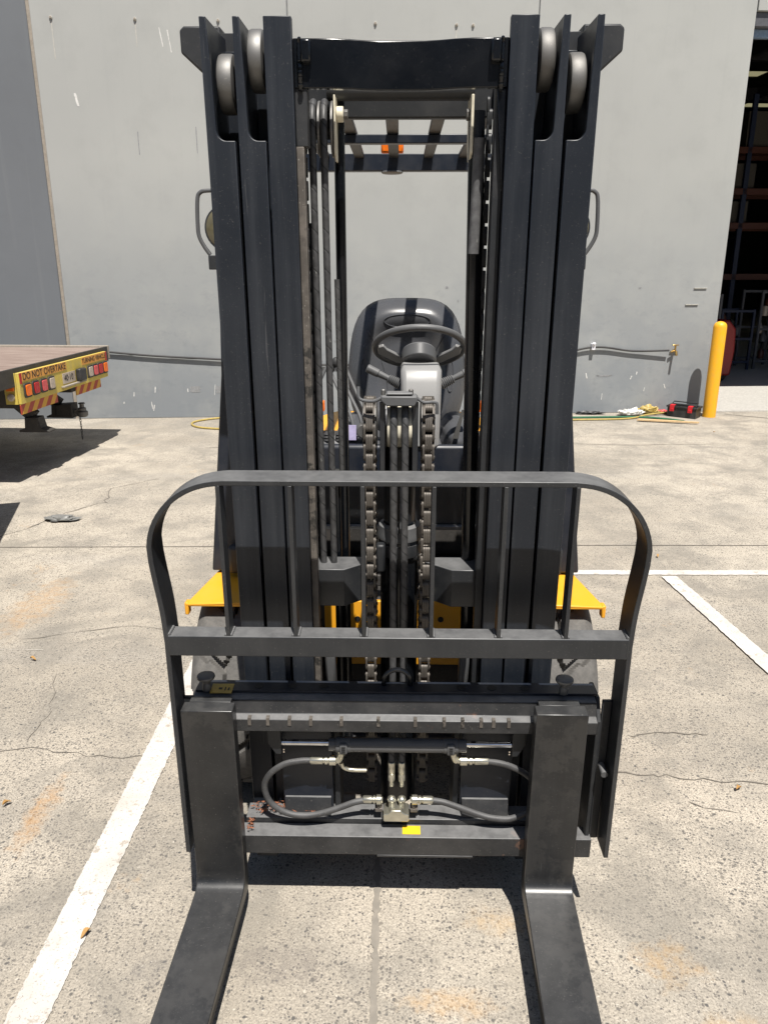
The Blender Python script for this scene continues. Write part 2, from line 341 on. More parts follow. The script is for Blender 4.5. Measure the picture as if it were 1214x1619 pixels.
def fin(mb, name, mat, bevel=.0015, smooth=True, ang=32):
    bmesh.ops.recalc_face_normals(mb.bm, faces=mb.bm.faces[:])
    me = bpy.data.meshes.new(name); mb.bm.to_mesh(me); mb.bm.free()
    me.materials.append(M[mat] if isinstance(mat, str) else mat)
    if smooth:
        me.polygons.foreach_set('use_smooth', [True]*len(me.polygons)); me.set_sharp_from_angle(angle=R(ang))
    o = bpy.data.objects.new(name, me); COL.objects.link(o)
    if bevel:
        b = o.modifiers.new('bevel', 'BEVEL'); b.width = bevel; b.segments = 2; b.limit_method = 'ANGLE'; b.angle_limit = R(40); b.harden_normals = False
    return o
def thing(name, label, cat, loc=(0,0,0), rz=0, group=None):
    o = bpy.data.objects.new(name, None); COL.objects.link(o); o.location = loc; o.rotation_euler = (0,0,rz); o.empty_display_size = .2
    return tag(o, label, cat, group)
def tag(o, label, cat, group=None):
    o['label'] = label; o['category'] = cat
    if group: o['group'] = group
    return o
def part(mb, name, mat, parent, bevel=.0015, label=None, **kw):
    o = fin(mb, name, mat, bevel, **kw); o.parent = parent
    if label: o['label'] = label
    return o
def text_mesh(txt, size, mat, name, parent, M4, ext=.0008):
    c = bpy.data.curves.new(name, 'FONT'); c.body = txt; c.size = size; c.extrude = ext; c.align_x = 'CENTER'; c.align_y = 'CENTER'
    tmp = bpy.data.objects.new('tmp', c); COL.objects.link(tmp); bpy.context.view_layer.update()
    me = bpy.data.meshes.new_from_object(tmp.evaluated_get(bpy.context.evaluated_depsgraph_get()))
    bpy.data.objects.remove(tmp); me.transform(M4); me.materials.clear(); me.materials.append(M[mat])
    o = bpy.data.objects.new(name, me); COL.objects.link(o); o.parent = parent; return o
def bez(pts, n=10):
    """smooth curve through points (Catmull-Rom)"""
    P = [Vector(p) for p in pts]; P = [P[0]*2-P[1]]+P+[P[-1]*2-P[-2]]; out = []
    for i in range(1, len(P)-2):
        for k in range(n):
            t = k/n; a, b, c, d = P[i-1], P[i], P[i+1], P[i+2]
            out.append(.5*((2*b)+(c-a)*t+(2*a-5*b+4*c-d)*t*t+(3*b-a-3*c+d)*t**3))
    out.append(P[-2]); return out

# ================================================================ SETTING: ground
g = MB(); v = [g.bm.verts.new(p) for p in ((-60,-30,0),(60,-30,0),(60,60,0),(-60,60,0))]; g.face(v)
ground = fin(g, 'yard_ground', 'concrete', 0, False); ground['kind'] = 'structure'
def flat(name, polys, z, mat):
    m = MB()
    for poly in polys: m.face([m.bm.verts.new((p[0], p[1], z)) for p in poly])
    o = fin(m, name, mat, 0, False); o.parent = ground; return o
def wobble_line(x0, y0, x1, y1, w0, w1, jag=.003, step=.05):
    L = math.hypot(x1-x0, y1-y0); n = max(2, int(L/step)); dx, dy = (x1-x0)/L, (y1-y0)/L; A = []; B = []
    for i in range(n+1):
        t = i/n; w = w0+(w1-w0)*t; px, py = x0+(x1-x0)*t, y0+(y1-y0)*t
        ja, jb = random.uniform(-jag, jag), random.uniform(-jag, jag)
        A.append((px-dy*(w/2+ja), py+dx*(w/2+ja))); B.append((px+dy*(w/2+jb), py-dx*(w/2+jb)))
    return [[A[i], B[i], B[i+1], A[i+1]] for i in range(n)]
flat('painted_line', wobble_line(-.843,.5,-.86,4.05,.096,.096,.0022,.009), .004, 'line')
flat('painted_line', wobble_line(-.3,4.06,6.5,4.16,.068,.075,.003,.03), .004, 'line')
flat('painted_line', wobble_line(1.515,4.022,1.69,2.2,.086,.09,.003,.02), .008, 'line')
flat('painted_line', wobble_line(2.2,3.6,2.55,2.9,.012,.012), .004, 'line')
flat('control_joint', wobble_line(-.05,1.0,-.055,2.6,.017,.017,.005,.012), .003, 'joint')
flat('control_joint', wobble_line(-7,4.30,-1.0,4.47,.010,.010,.002), .003, 'crack')
flat('control_joint', wobble_line(1.0,4.53,7,4.63,.010,.010,.002), .003, 'crack')
flat('control_joint', wobble_line(3.85,9.1,5.6,8.0,.02,.02,.003), .003, 'crack')
def crack(pts, w=.006, seed=1, jit=.012, sub=6):
    random.seed(seed); P = []
    for (a, b), (c, d) in zip(pts, pts[1:]):
        for k in range(sub):
            t = k/sub; P.append((a+(c-a)*t+random.uniform(-jit, jit), b+(d-b)*t+random.uniform(-jit, jit)))
    P.append(pts[-1]); polys = []
    W_ = [w*random.uniform(.35, 1.2) for _ in P]; W_[0] = W_[-1] = w*.2
    for i in range(len(P)-1):
        (a, b), (c, d) = P[i], P[i+1]; L = math.hypot(c-a, d-b) or 1; nx, ny = -(d-b)/L, (c-a)/L
        w0, w1 = W_[i]/2, W_[i+1]/2
        polys.append([(a-nx*w0, b-ny*w0), (a+nx*w0, b+ny*w0), (c+nx*w1, d+ny*w1), (c-nx*w1, d-ny*w1)])
    flat('crack', polys, .003, 'crack')
crack([(-2.62,4.42),(-2.45,4.85),(-2.34,5.15),(-2.16,5.4),(-2.25,5.75),(-1.95,6.1)], .008, 3, .02)
crack([(-1.6,2.30),(-1.35,2.36),(-1.1,2.32),(-.83,2.31)], .004, 4)
crack([(.62,2.27),(.85,2.25),(1.0,2.23),(1.3,2.19)], .006, 5)
crack([(.85,2.47),(1.0,2.50),(1.15,2.49)], .006, 6)
crack([(.95,2.1),(1.08,2.06)], .005, 8)
crack([(-1.45,2.9),(-1.35,2.6),(-1.35,2.4)], .003, 9)
crack([(-1.9,7.2),(-1.2,7.3),(-.6,7.2)], .01, 10); crack([(1.2,7.5),(2.2,7.4),(3.4,7.5)], .01, 11)
crack([(-1.75,3.2),(-1.3,3.35),(-1.0,3.3)], .004, 12)
# faint pale scratches of the yard
random.seed(5)
for x0, y0, x1, y1 in ((.95,6.05,1.7,6.35),(1.3,7.9,2.4,7.75),(2.6,7.4,3.6,7.3),(-1.9,3.1,-1.6,3.1)):
    flat('scratch', wobble_line(x0, y0, x1, y1, .006, .003, .002, .03), .003, 'scratch')

# ================================================================ SETTING: warehouse
ANG = math.atan2(9.267-8.677, 3.693+3.669)
B = thing('warehouse_building', 'grey painted concrete panel warehouse wall behind the forklift with dark open doorway', 'building', (-3.669,8.677,0), ANG)
H = 8.0; DW = 7.386; DT = 4.08
def panel(u0, u1, z0, z1, mat, name='wall_panel', lab=None, w1=.18):
    return part(MB().box(u0, u1, 0, w1, z0, z1), name, mat, B, .006, lab)
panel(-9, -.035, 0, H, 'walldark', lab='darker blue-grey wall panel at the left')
part(MB().box(-.035, .0, .012, .16, 0, H), 'wall_seam', 'sealant', B, .0)
ed = [.0, 2.53, 5.10, DW]
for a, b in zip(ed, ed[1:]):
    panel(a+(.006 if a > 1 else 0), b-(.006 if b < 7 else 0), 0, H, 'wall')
for u in ed[1:3]: part(MB().box(u-.006, u+.006, .02, .16, 0, H), 'wall_seam', 'seam', B, 0)
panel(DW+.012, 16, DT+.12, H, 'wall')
part(MB().box(DW, DW+.012, .02, .16, DT+.12, H), 'wall_seam', 'seam', B, 0)
part(MB().box(DW+.002, 16, .03, .5, DT-.02, DT+.118), 'door_header', 'trim', B, .01)
part(MB().box(DW+.002, 16, .10, .16, DT-.10, DT-.022), 'door_header', 'bluestrip', B, .005)
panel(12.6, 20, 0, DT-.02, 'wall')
# shell behind: side, back, roof with open bays
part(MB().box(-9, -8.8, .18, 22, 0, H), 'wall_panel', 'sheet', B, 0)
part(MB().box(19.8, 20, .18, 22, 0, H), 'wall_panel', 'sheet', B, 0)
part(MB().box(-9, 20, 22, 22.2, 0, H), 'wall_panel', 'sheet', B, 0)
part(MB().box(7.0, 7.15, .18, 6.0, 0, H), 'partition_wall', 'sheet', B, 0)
rf = MB()
gaps = [(11.5,12.1),(15.2,15.8)]
ys = [0.0]+[q for gp in gaps for q in gp]+[22.2]
for i in range(0, len(ys), 2): rf.box(-9, 20, ys[i], ys[i+1], 6.2, 6.3)
for y0, y1 in gaps:
    for x0, x1 in ((-9,9.0),(10.3,12.3),(13.6,13.9),(16.4,20)): rf.box(x0, x1, y0, y1, 6.2, 6.3)
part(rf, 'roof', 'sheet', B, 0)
for y0, y1 in gaps:
    for x0, x1 in ((9.0,10.3),(12.3,13.6),(13.9,16.4)): part(MB().box(x0, x1, y0, y1, 6.22, 6.225), 'roof_light', 'skylight', B, 0)
rb = MB()
for k in range(5): rb.box(-8.8, 19.8, 1.2+k*4, 1.35+k*4, 5.9, 6.19)
for x in (9.6, 11.9, 14.2): rb.box(x, x+.12, .6, 21.9, 5.95, 6.18)
part(rb, 'roof_beam', 'trim', B, 0)
fl = fin(MB().box(DW, 12.6, -.02, 21.9, .0, .012), 'warehouse_floor', plain('smooth_floor', (.50,.48,.44), .6), 0); fl.parent = B
# little bolts with a white run below, along the wall
for u in (.2, 1.02, 1.84, 3.42, 4.25, 4.42, 5.9):
    o = part(MB().cyl((u, .0, 4.02), (u, -.012, 4.02), .016, 14), 'wall_bolt', 'wallfix', B, .002)
    part(MB().cyl((u, -.011, 4.02), (u, -.02, 4.02), .010, 8), 'bolt_head', 'sealant', o, 0)
random.seed(11)
def flush(m, name, mat):
    part(m, name, mat, B, 0); return MB()
dr = MB()
def ragged(m, u, z, w, h, y=-.002, lean=0):
    n = 7; pts = []
    for i in range(n): pts.append((u-w/2*random.uniform(.4, 1)+lean*i/n, z-h*i/(n-1)))
    for i in reversed(range(n)): pts.append((u+w/2*random.uniform(.4, 1)+lean*i/n, z-h*i/(n-1)))
    m.prism(pts, y, -.0005, 'y')
for u in (.2,1.02,1.84,4.25): ragged(dr, u, 3.99, .012, random.uniform(.2, .5)); dr = flush(dr, 'paint_mark', 'wallfix')
for i in range(24):
    u = random.choice([random.uniform(.4, 1.9), random.uniform(5.3, 7.0), random.uniform(.3, 7.1)]); z = random.uniform(.08, .45) if i < 23 else random.uniform(.6, 3.9)
    ragged(dr, u, z+.06, random.uniform(.006, .016), random.uniform(.02, .12), lean=random.uniform(-.03, .03)); dr = flush(dr, 'paint_mark', 'whitemark')
for u, z, w, h in ((.35,3.35,.03,.12),(1.25,3.95,.012,.17),(1.33,3.93,.012,.2),(1.7,2.42,.01,.12),(1.76,2.45,.012,.1),(4.35,2.9,.04,.1)): ragged(dr, u, z, w, h, lean=.03); dr = flush(dr, 'paint_mark', 'whitemark')
dk = MB()
for i in range(14): ragged(dk, random.uniform(.3, 7.2), random.uniform(.15, 1.5), random.uniform(.015, .05), random.uniform(.006, .03)); dk = flush(dk, 'scuff_mark', 'seam')
for u, z, w, h in ((.95,3.0,.012,.22),(1.55,3.05,.012,.25),(1.9,3.2,.02,.12),(6.1,.45,.2,.02),(1.35,.36,.16,.07),(1.62,.36,.12,.08),(.5,.72,.4,.012),(1.25,.68,.35,.010)): ragged(dk, u, z, w, h); dk = flush(dk, 'scuff_mark', 'seam')
for z, u in ((1.427, 7.06), (1.245, 6.98)):
    part(MB().box(u, u+.15, -.014, -.004, z, z+.008).box(u, u+.01, -.006, 0, z, z+.008).box(u+.14, u+.15, -.006, 0, z, z+.008), 'wall_bracket', 'wallfix', B, .001)
# ---- things of the wall: rubber hose, tap
hz = lambda u, d, z: (Matrix.Translation((-3.669,8.677,0)) @ Matrix.Rotation(ANG, 4, 'Z') @ Vector((u, -d, z)))
hp = bez([hz(-.2,.028,.80), hz(.36,.026,.76), hz(.9,.024,.71), hz(1.65,.026,.665), hz(2.6,.025,.60), hz(4.0,.025,.60), hz(5.3,.025,.66), hz(5.93,.03,.775), hz(6.4,.028,.73), hz(6.83,.05,.735)], 10)
o = fin(MB().tube(hp, .0115, 10), 'rubber_hose', 'rubber', 0); tag(o, 'black hose slung along the grey wall, ending at the brass tap', 'hose')
o = fin(MB().box(-.02,.02,-.06,0,-.03,.04).cyl((0,-.05,.02),(0,-.07,.05),.018,10), 'hose_clip', 'label', .003); o.location = hz(5.93,0,.775); o.rotation_euler = (0,0,ANG)
tag(o, 'white clip holding the black hose to the grey wall', 'clip')
T = thing('garden_tap', 'brass garden tap on the grey wall at the end of the hose', 'tap', hz(6.9,0,.73), ANG)
part(MB().tube([(0,0,0),(0,-.05,0),(0,-.085,-.01),(0,-.10,-.05)], .014, 12).cyl((0,-.05,0),(0,-.05,.06),.011,12).tube([(0,-.04,0),(-.05,-.05,-.012)], .012, 10), 'tap_body', 'brass', T, 0)
part(MB().box(-.038,.038,-.058,-.042,.06,.072), 'tap_handle', 'brass', T, .003)

OB = thing('added_backdrop_building', 'unseen dark grey building added behind the camera as a dark reflection', 'building', (0,-16,0))  # unseen, added to give the black mast paint something dark to reflect
part(MB().box(-30,30,-8,0,0,6.2), 'wall', 'walldark', OB, .02)
for k in range(7): part(MB().box(-25+k*8,-21+k*8,.01,.06,0,4.2), 'backdrop_shutter', 'trim', OB, .01)
part(MB().box(-30.3,30.3,-8.3,.3,6.2,6.5), 'roof', 'sheet', OB, .02)
# ---- inside the warehouse
RK = thing('pallet_rack', 'blue and orange pallet rack inside the dark doorway', 'rack', (5.5,14.3,0), ANG)
for x in (-1.6, .4, 2.4):
    m = MB().box(x-.04,x+.04,0,.06,0,4.4).box(x-.04,x+.04,.9,.96,0,4.4)
    for k in range(7): m.box(x-.02,x+.02,.06,.9,.3+k*.6,.34+k*.6)
    part(m, 'upright', 'rackblue', RK, .003)
for z in (1.45, 2.3, 2.85, 3.5): part(MB().box(-1.56,2.36,0,.05,z,z+.1).box(-1.56,2.36,.9,.95,z,z+.1).box(-1.56,2.36,.05,.9,z+.07,z+.09), 'beam', 'rackorange', RK, .003)
random.seed(3); names = ['brown carton on the lower rack shelf', 'wide brown carton on the second rack shelf', 'small brown carton on the third rack shelf', 'brown carton on the rack top shelf']
for i, z in enumerate((1.55, 2.4, 2.95, 3.6)):
    w = (.55,.8,.4,.6)[i]; m = MB().box(-w/2,w/2,-.35,.35,0,(.5,.35,.4,.55)[i]).box(-w/2-.004,w/2+.004,-.03,.03,.0,(.5,.35,.4,.55)[i]+.002)
    o = fin(m, 'carton', 'carton', .006); o.location = (5.35+.25*i, 14.75, z); o.rotation_euler = (0,0,ANG); tag(o, names[i], 'carton', 'cartons on the rack in the doorway')
RM = thing('red_machine', 'red machine with dark wheel in the doorway behind the yellow bollard', 'machine', (4.62,11.6,0), ANG)
part(MB().prism([(-.35,.12),(.30,.12),(.33,.5),(.31,.80),(.2,.93),(-.3,.93),(-.4,.7)], 0, 1.4, 'y'), 'body', 'redpaint', RM, .03)
part(MB().lathe([(-.08,.14),(-.08,.26),(.08,.26),(.08,.14)], (.22,.3,.26), 'x', 32), 'wheel', 'rubber', RM, .01)
part(MB().lathe([(-.08,.14),(-.08,.26),(.08,.26),(.08,.14)], (-.3,1.1,.26), 'x', 32), 'wheel', 'rubber', RM, .01)

random.seed(14)
for i, (x, y, w, h, lab) in enumerate(((4.95,12.9,.5,1.25,'dark steel stillage nearest the red machine in the doorway'),(5.6,13.2,.6,1.0,'dark steel stillage in the middle of the doorway'),(6.3,13.4,.6,1.3,'dark steel stillage at the right of the doorway'))):
    q = thing('stillage', lab, 'stillage', (x,y,0), ANG+R(4*i), 'stillages in the dark doorway'); m = MB()
    for a in (-w/2, w/2-.04):
        for b in (0, .5): m.box(a,a+.04,b,b+.04,0,h)
    for z in (.12,h*.5,h-.05): m.box(-w/2+.04,w/2-.04,0,.04,z,z+.04).box(-w/2+.04,w/2-.04,.5,.54,z,z+.04)
    part(m, 'frame', 'rackblue' if i == 1 else 'trim', q, .003)
    for k in range(7):
        cx0 = random.uniform(-w/2+.1,w/2-.1); cz = .16+k*(h-.3)/7; part(MB().lathe([(0,.03),(0,.05),(random.uniform(.08,.16),.055),(.17,.02)], (cx0,.25,cz), 'z', 14), 'stored_part', random.choice(['trim','clear','grime_dark','rackorange']), q, 0)
# ---- bollard
BO = fin(MB().lathe([(0,.073),(1.015,.073),(1.04,.069),(1.062,.055),(1.075,.032),(1.08,.008)], (0,0,0), 'z', 40), 'bollard', 'bollard', 0)
BO.location = (3.605,8.945,0); tag(BO, 'round yellow steel bollard beside the warehouse doorway', 'bollard')
# ---- open tool box
TB = thing('tool_box', 'open black plastic tool box with red latches on the ground by the wall', 'tool box', (3.31,8.94,0), R(-38)); TB.scale = (.82,.82,.85)
m = MB().box(-.2,.2,-.11,.11,0,.012)
for a in ((-.2,-.188,-.11,.11),(.188,.2,-.11,.11),(-.188,.188,-.11,-.098),(-.188,.188,.098,.11)): m.box(*a,.012,.15)
m.box(-.215,-.2,-.12,.12,.13,.155).box(.2,.215,-.12,.12,.13,.155).box(-.2,.2,-.122,-.11,.13,.155).box(-.2,.2,.11,.122,.13,.155)
part(m, 'box_shell', 'blackplastic', TB, .004)
part(MB().tube([(-.17,-.06,.15),(-.17,.06,.19),(.17,.06,.19),(.17,-.06,.15)],.008,8), 'carry_handle', 'blackplastic', TB, 0)
for x in (-.13,.12): part(MB().box(x-.03,x+.03,-.133,-.122,.08,.165).box(x-.03,x+.03,-.125,-.06,.157,.168).box(x-.014,x+.014,-.136,-.132,.10,.12), 'latch', 'redplastic', TB, .003)
# ---- hoses and rubbish on the ground
gp = bez([(-1.0,8.6,.012),(-1.5,8.63,.012),(-2.0,8.70,.012),(-2.28,8.45,.012),(-2.15,8.15,.012),(-1.7,8.05,.012),(-1.0,8.1,.012)], 12)
tag(fin(MB().tube(gp,.011,8),'garden_hose','yellowhose',0), 'loop of thin yellow-green hose on the ground left of the forklift', 'hose')
gp = bez([(1.2,8.78,.012),(2.0,8.80,.012),(2.7,8.84,.012),(3.0,8.75,.012),(3.2,8.6,.012)], 10)
tag(fin(MB().tube(gp,.012,8),'garden_hose','greenhose',0), 'green hose lying straight along the wall foot right of the forklift', 'hose')
gp = bez([(1.2,8.62,.012),(2.0,8.66,.012),(2.6,8.74,.012),(2.9,8.95,.02),(3.2,9.08,.03)], 10)
tag(fin(MB().tube(gp,.010,8),'air_hose','yellowhose',0), 'thin yellow hose beside the green hose on the right', 'hose')
o = fin(MB().prism([(-.33,-.025),(.3,-.012),(.33,.012),(.0,.03),(-.3,.03)],0,.018,'z'),'timber_offcut','timber',.002); o.location=(3.0,8.55,.012); o.rotation_euler=(0,0,R(-16)); tag(o,'long pale timber offcut lying in front of the tool box','timber')
def blob(name, loc, rx, ry, rz, mat, lab, cat, seed):
    m = MB(); bmesh.ops.create_icosphere(m.bm, subdivisions=4, radius=1)
    for v in m.bm.verts:
        p = v.co.copy(); n = noise.noise(p*2.3+Vector((seed,0,0)))*.5+noise.noise(p*6+Vector((seed,3,0)))*.22
        v.co = Vector((p.x*rx*(1+n), p.y*ry*(1+n), max(0, (p.z*.5+.5)*rz*(1+1.2*n))))
    o = fin(m, name, mat, 0); o.location = loc; return tag(o, lab, cat)
blob('rag', (2.72,9.0,.0), .13,.07,.07,'rag','crumpled white rag by the wall left of the tool box','rag',1)
blob('rag', (2.95,9.1,.0), .12,.07,.08,'yellowhose','crumpled yellow rag between white rag and tool box','rag',2)
blob('rag', (3.13,9.13,.0), .07,.05,.04,'pink','pink rag against the left end of the tool box','rag',4)
blob('plastic_scrap', (2.25,9.07,0), .16,.04,.03,'blackplastic','flat black plastic scrap at the wall foot','scrap',5)
o = blob('plastic_bag', (-2.30,4.97,.004), .105,.055,.022,'bag','flattened grey plastic scrap on the concrete at left','plastic bag',8); 
random.seed(21)
for i, (x, y, lab) in enumerate(((-.80,1.55,'dry leaf on the white line beside the left fork tip'),(-1.25,2.05,'dry leaf on the concrete left of the carriage'),(1.13,2.17,'dry leaf on the crack at the right'),(-1.6,3.0,'dry leaf on the concrete left of the guard'),(1.55,4.33,'dry leaf just behind the long white line'),(3.3,8.0,'dry leaf near the bollard'))):
    m = MB(); n = 7; L = .015
    up = [(L*(2*k/(n-1)-1), .35*L*sin(pi*k/(n-1))+.001) for k in range(n)]; dn = [(a, -b) for a, b in reversed(up)]
    m.prism(up+dn, 0, .0012, 'z')
    for v in m.bm.verts: v.co.z += .010*abs(v.co.y)/(.35*L)+.004*sin(v.co.x*160)+.005
    o = fin(m, 'dry_leaf', 'leaf', 0); o.location = (x, y, .004); o.rotation_euler = (0,0,random.uniform(0,6)); tag(o, lab, 'leaf', 'dry leaves on the yard')

# ================================================================ TRAILER
def make_trailer(loc, rz, label):
    T = thing('flatbed_trailer', label, 'trailer', loc, rz)
    part(MB().box(-7,0,0,2.02,.84,.905), 'deck', 'deck', T, .004)
    part(MB().box(-7,.02,2.02,2.06,.80,.925).box(-7,.02,-.04,0,.80,.925), 'side_rail', 'sealant', T, .004)
    part(MB().box(0,.02,0,2.02,.78,.92), 'rear_edge', 'grime_dark', T, .004)
    m = MB(); 
    for y in (.55,1.4): m.box(-6.8,-.1,y,y+.12,.56,.838)
    for k in range(9): m.box(-6.6+k*.75,-6.52+k*.75,.05,1.97,.74,.838)
    part(m, 'chassis', 'grime_dark', T, .004)
    for x in (-3.0,-4.1):
        for y in (.1,1.65): part(MB().lathe([(-.12,.2),(-.12,.36),(-.10,.39),(.10,.39),(.12,.36),(.12,.2)], (x,y+.13,.40), 'y', 40), 'wheel', 'rubber', T, 0)
    return T
TR = make_trailer((-2.965,5.60,0), R(-2.6), 'flatbed trailer with timber deck and yellow rear panel by the left wall')
PX = .03
pb = part(MB().box(PX-.006,PX+.02,.26,1.90,.645,.885), 'rear_panel', 'trailyellow', TR, .003)
pf = PX+.0205
part(MB().box(PX-.1,PX-.006,.25,.262,.645,.885), 'panel_end', 'trailyellow', TR, .001)
part(MB().box(pf,pf+.003,.30,1.05,.815,.882), 'sign_strip', 'trailorange', pb, 0)
part(MB().box(pf,pf+.003,1.36,1.87,.815,.882), 'sign_strip', 'trailorange', pb, 0)
part(MB().box(pf,pf+.004,.272,.298,.80,.882).box(pf,pf+.004,1.872,1.898,.80,.882), 'red_reflector', 'red', pb, 0)
TX = lambda y, z: Matrix.Translation((pf+.004,y,z)) @ Matrix.Rotation(pi/2,4,'Z') @ Matrix.Rotation(pi/2,4,'X')
text_mesh('DO NOT OVERTAKE', .078, 'ink', 'sign_lettering', pb, TX(.675,.848))
text_mesh('TURNING VEHICLE', .060, 'ink', 'sign_lettering', pb, TX(1.615,.848))
def rsq(y, z, w, h, r=.016):
    P = []
    for cy, cz, a0 in ((y+w/2-r,z+h/2-r,0),(y-w/2+r,z+h/2-r,90),(y-w/2+r,z-h/2+r,180),(y+w/2-r,z-h/2+r,270)):
        for k in range(5): a = R(a0+k*22.5); P.append((cy+r*cos(a), cz+r*sin(a)))
    return P
for y, c in ((.36,'orange'),(.49,'red'),(.62,'pink'),(.75,'clear'),(1.50,'clear'),(1.61,'pink'),(1.72,'red'),(1.83,'orange')):
    lp = part(MB().prism(rsq(y,.742,.105,.112), pf, pf+.012), 'tail_lamp', 'grime_dark', TR, .002)
    part(MB().prism(rsq(y,.742,.078,.085,.012), pf+.012, pf+.02), 'lens', c, lp, .003)
np_ = part(MB().box(pf,pf+.004,.96,1.20,.70,.79), 'number_plate', 'clear', TR, .001)
text_mesh('40\u00b710', .075, 'ink', 'plate_lettering', np_, TX(1.07,.745)@Matrix.Translation((0,0,.001)))
part(MB().box(pf,pf+.05,1.21,1.34,.69,.80), 'plate_lamp', 'blackplastic', TR, .012)
part(MB().box(pf,pf+.03,.92,1.36,.675,.688), 'plate_shelf', 'sealant', TR, .002)
for a, b in ((.26,.86),(1.22,1.74)): part(MB().box(PX+.0,PX+.008,a,b,.565,.643), 'hazard_board', 'stripes', TR, 0)
part(MB().box(PX-.08,PX-.02,.235,.249,.75,.86), 'side_marker', 'orange', TR, .003)
part(MB().ball((PX-.05,.24,.70),.03,.02,.03), 'side_lamp', 'clear', TR, 0)
def arm(y, x0, z0, x1, z1, w=.09):
    d = Vector((x1-x0,0,z1-z0)).normalized(); n = Vector((-d.z,0,d.x))*.05
    m = MB().prism([(x0+n.x,z0+n.z),(x1+n.x,z1+n.z),(x1-n.x,z1-n.z),(x0-n.x,z0-n.z)], y-w/2, y+w/2, 'y')
    m.prism([(x1-.06,z1),(x1+.05,z1),(x1+.07,z1-.09),(x1+.14,z1-.11),(x1+.14,z1-.125),(x1-.12,z1-.125),(x1-.12,z1-.11),(x1-.07,z1-.09)], y-w*.8, y+w*.8, 'y')
    return part(m, 'folding_ramp_arm', 'grime_dark', TR, .004)
arm(.70, -.50, .83, -.10, .47, .07); arm(1.60, -.78, .74, -.32, .42, .07)
HC = part(MB().prism([(-.34,.31),(-.33,.42),(-.18,.43),(-.18,.31)],1.53,1.67,'y'), 'hitch_block', 'grime_dark', TR, .006)
part(MB().lathe([(.30,.035),(.315,.05),(.35,.05),(.36,.036),(.385,.036),(.39,.022),(.42,.020),(.425,.034),(.435,.026)], (-.11,1.6,0), 'z', 24).box(-.18,-.11,1.575,1.625,.33,.37), 'hitch_coupling', 'steel', TR, .002)
m = MB()
for k in range(9):
    c = Vector((-.13,1.58,.29-k*.024)); ax = (1,0) if k % 2 else (0,1)
    m.tube([c+Vector((ax[0]*.008*cos(a), ax[1]*.008*cos(a), .015*sin(a))) for a in [2*pi*j/10 for j in range(10)]], .003, 6, closed=True)
part(m, 'safety_chain', 'grime_dark', TR, 0)
part(MB().box(-.95,-.55,.1,.42,.9065,.908), 'deck_sticker', 'labelblue', TR, 0)
T2 = make_trailer((-2.05,3.0,0), R(18), 'flatbed trailer outside the frame whose shadow falls at the left edge')
T2.children  # its shadow corner shows at the left edge of the photo

# ================================================================ FORKLIFT
TY = TY_ = 1.90
F = thing('forklift', 'black and yellow forklift truck with triple mast and twin forks, seen head on', 'forklift', (0, TY, 0))
def mp(mb, name, mat, parent=None, bevel=.0015, label=None, **kw):       # a part in the tilted mast frame
    if MASTSET[0]:
        for v in mb.bm.verts: v.co = MW(*v.co)
    o = part(mb, name, mat, parent or F, bevel, label, **kw)
    if parent is None: o.rotation_euler = (R(2), 0, 0)
    return o
MASTSET = [True]
def MW(x, v, z): return Vector((x*.9364, v*.9364-.117, z*.9364+.109))     # mast drawing units to metres
BSH = [0]
def bp(mb, name, mat, parent=None, bevel=.003, label=None, **kw):         # a body part, drawn in world axes
    if parent is None: bmesh.ops.translate(mb.bm, vec=(BSH[0],-TY,0), verts=mb.bm.verts[:])
    elif BSH[0]: bmesh.ops.translate(mb.bm, vec=(BSH[0],0,0), verts=mb.bm.verts[:])
    return part(mb, name, mat, parent or F, bevel, label, **kw)
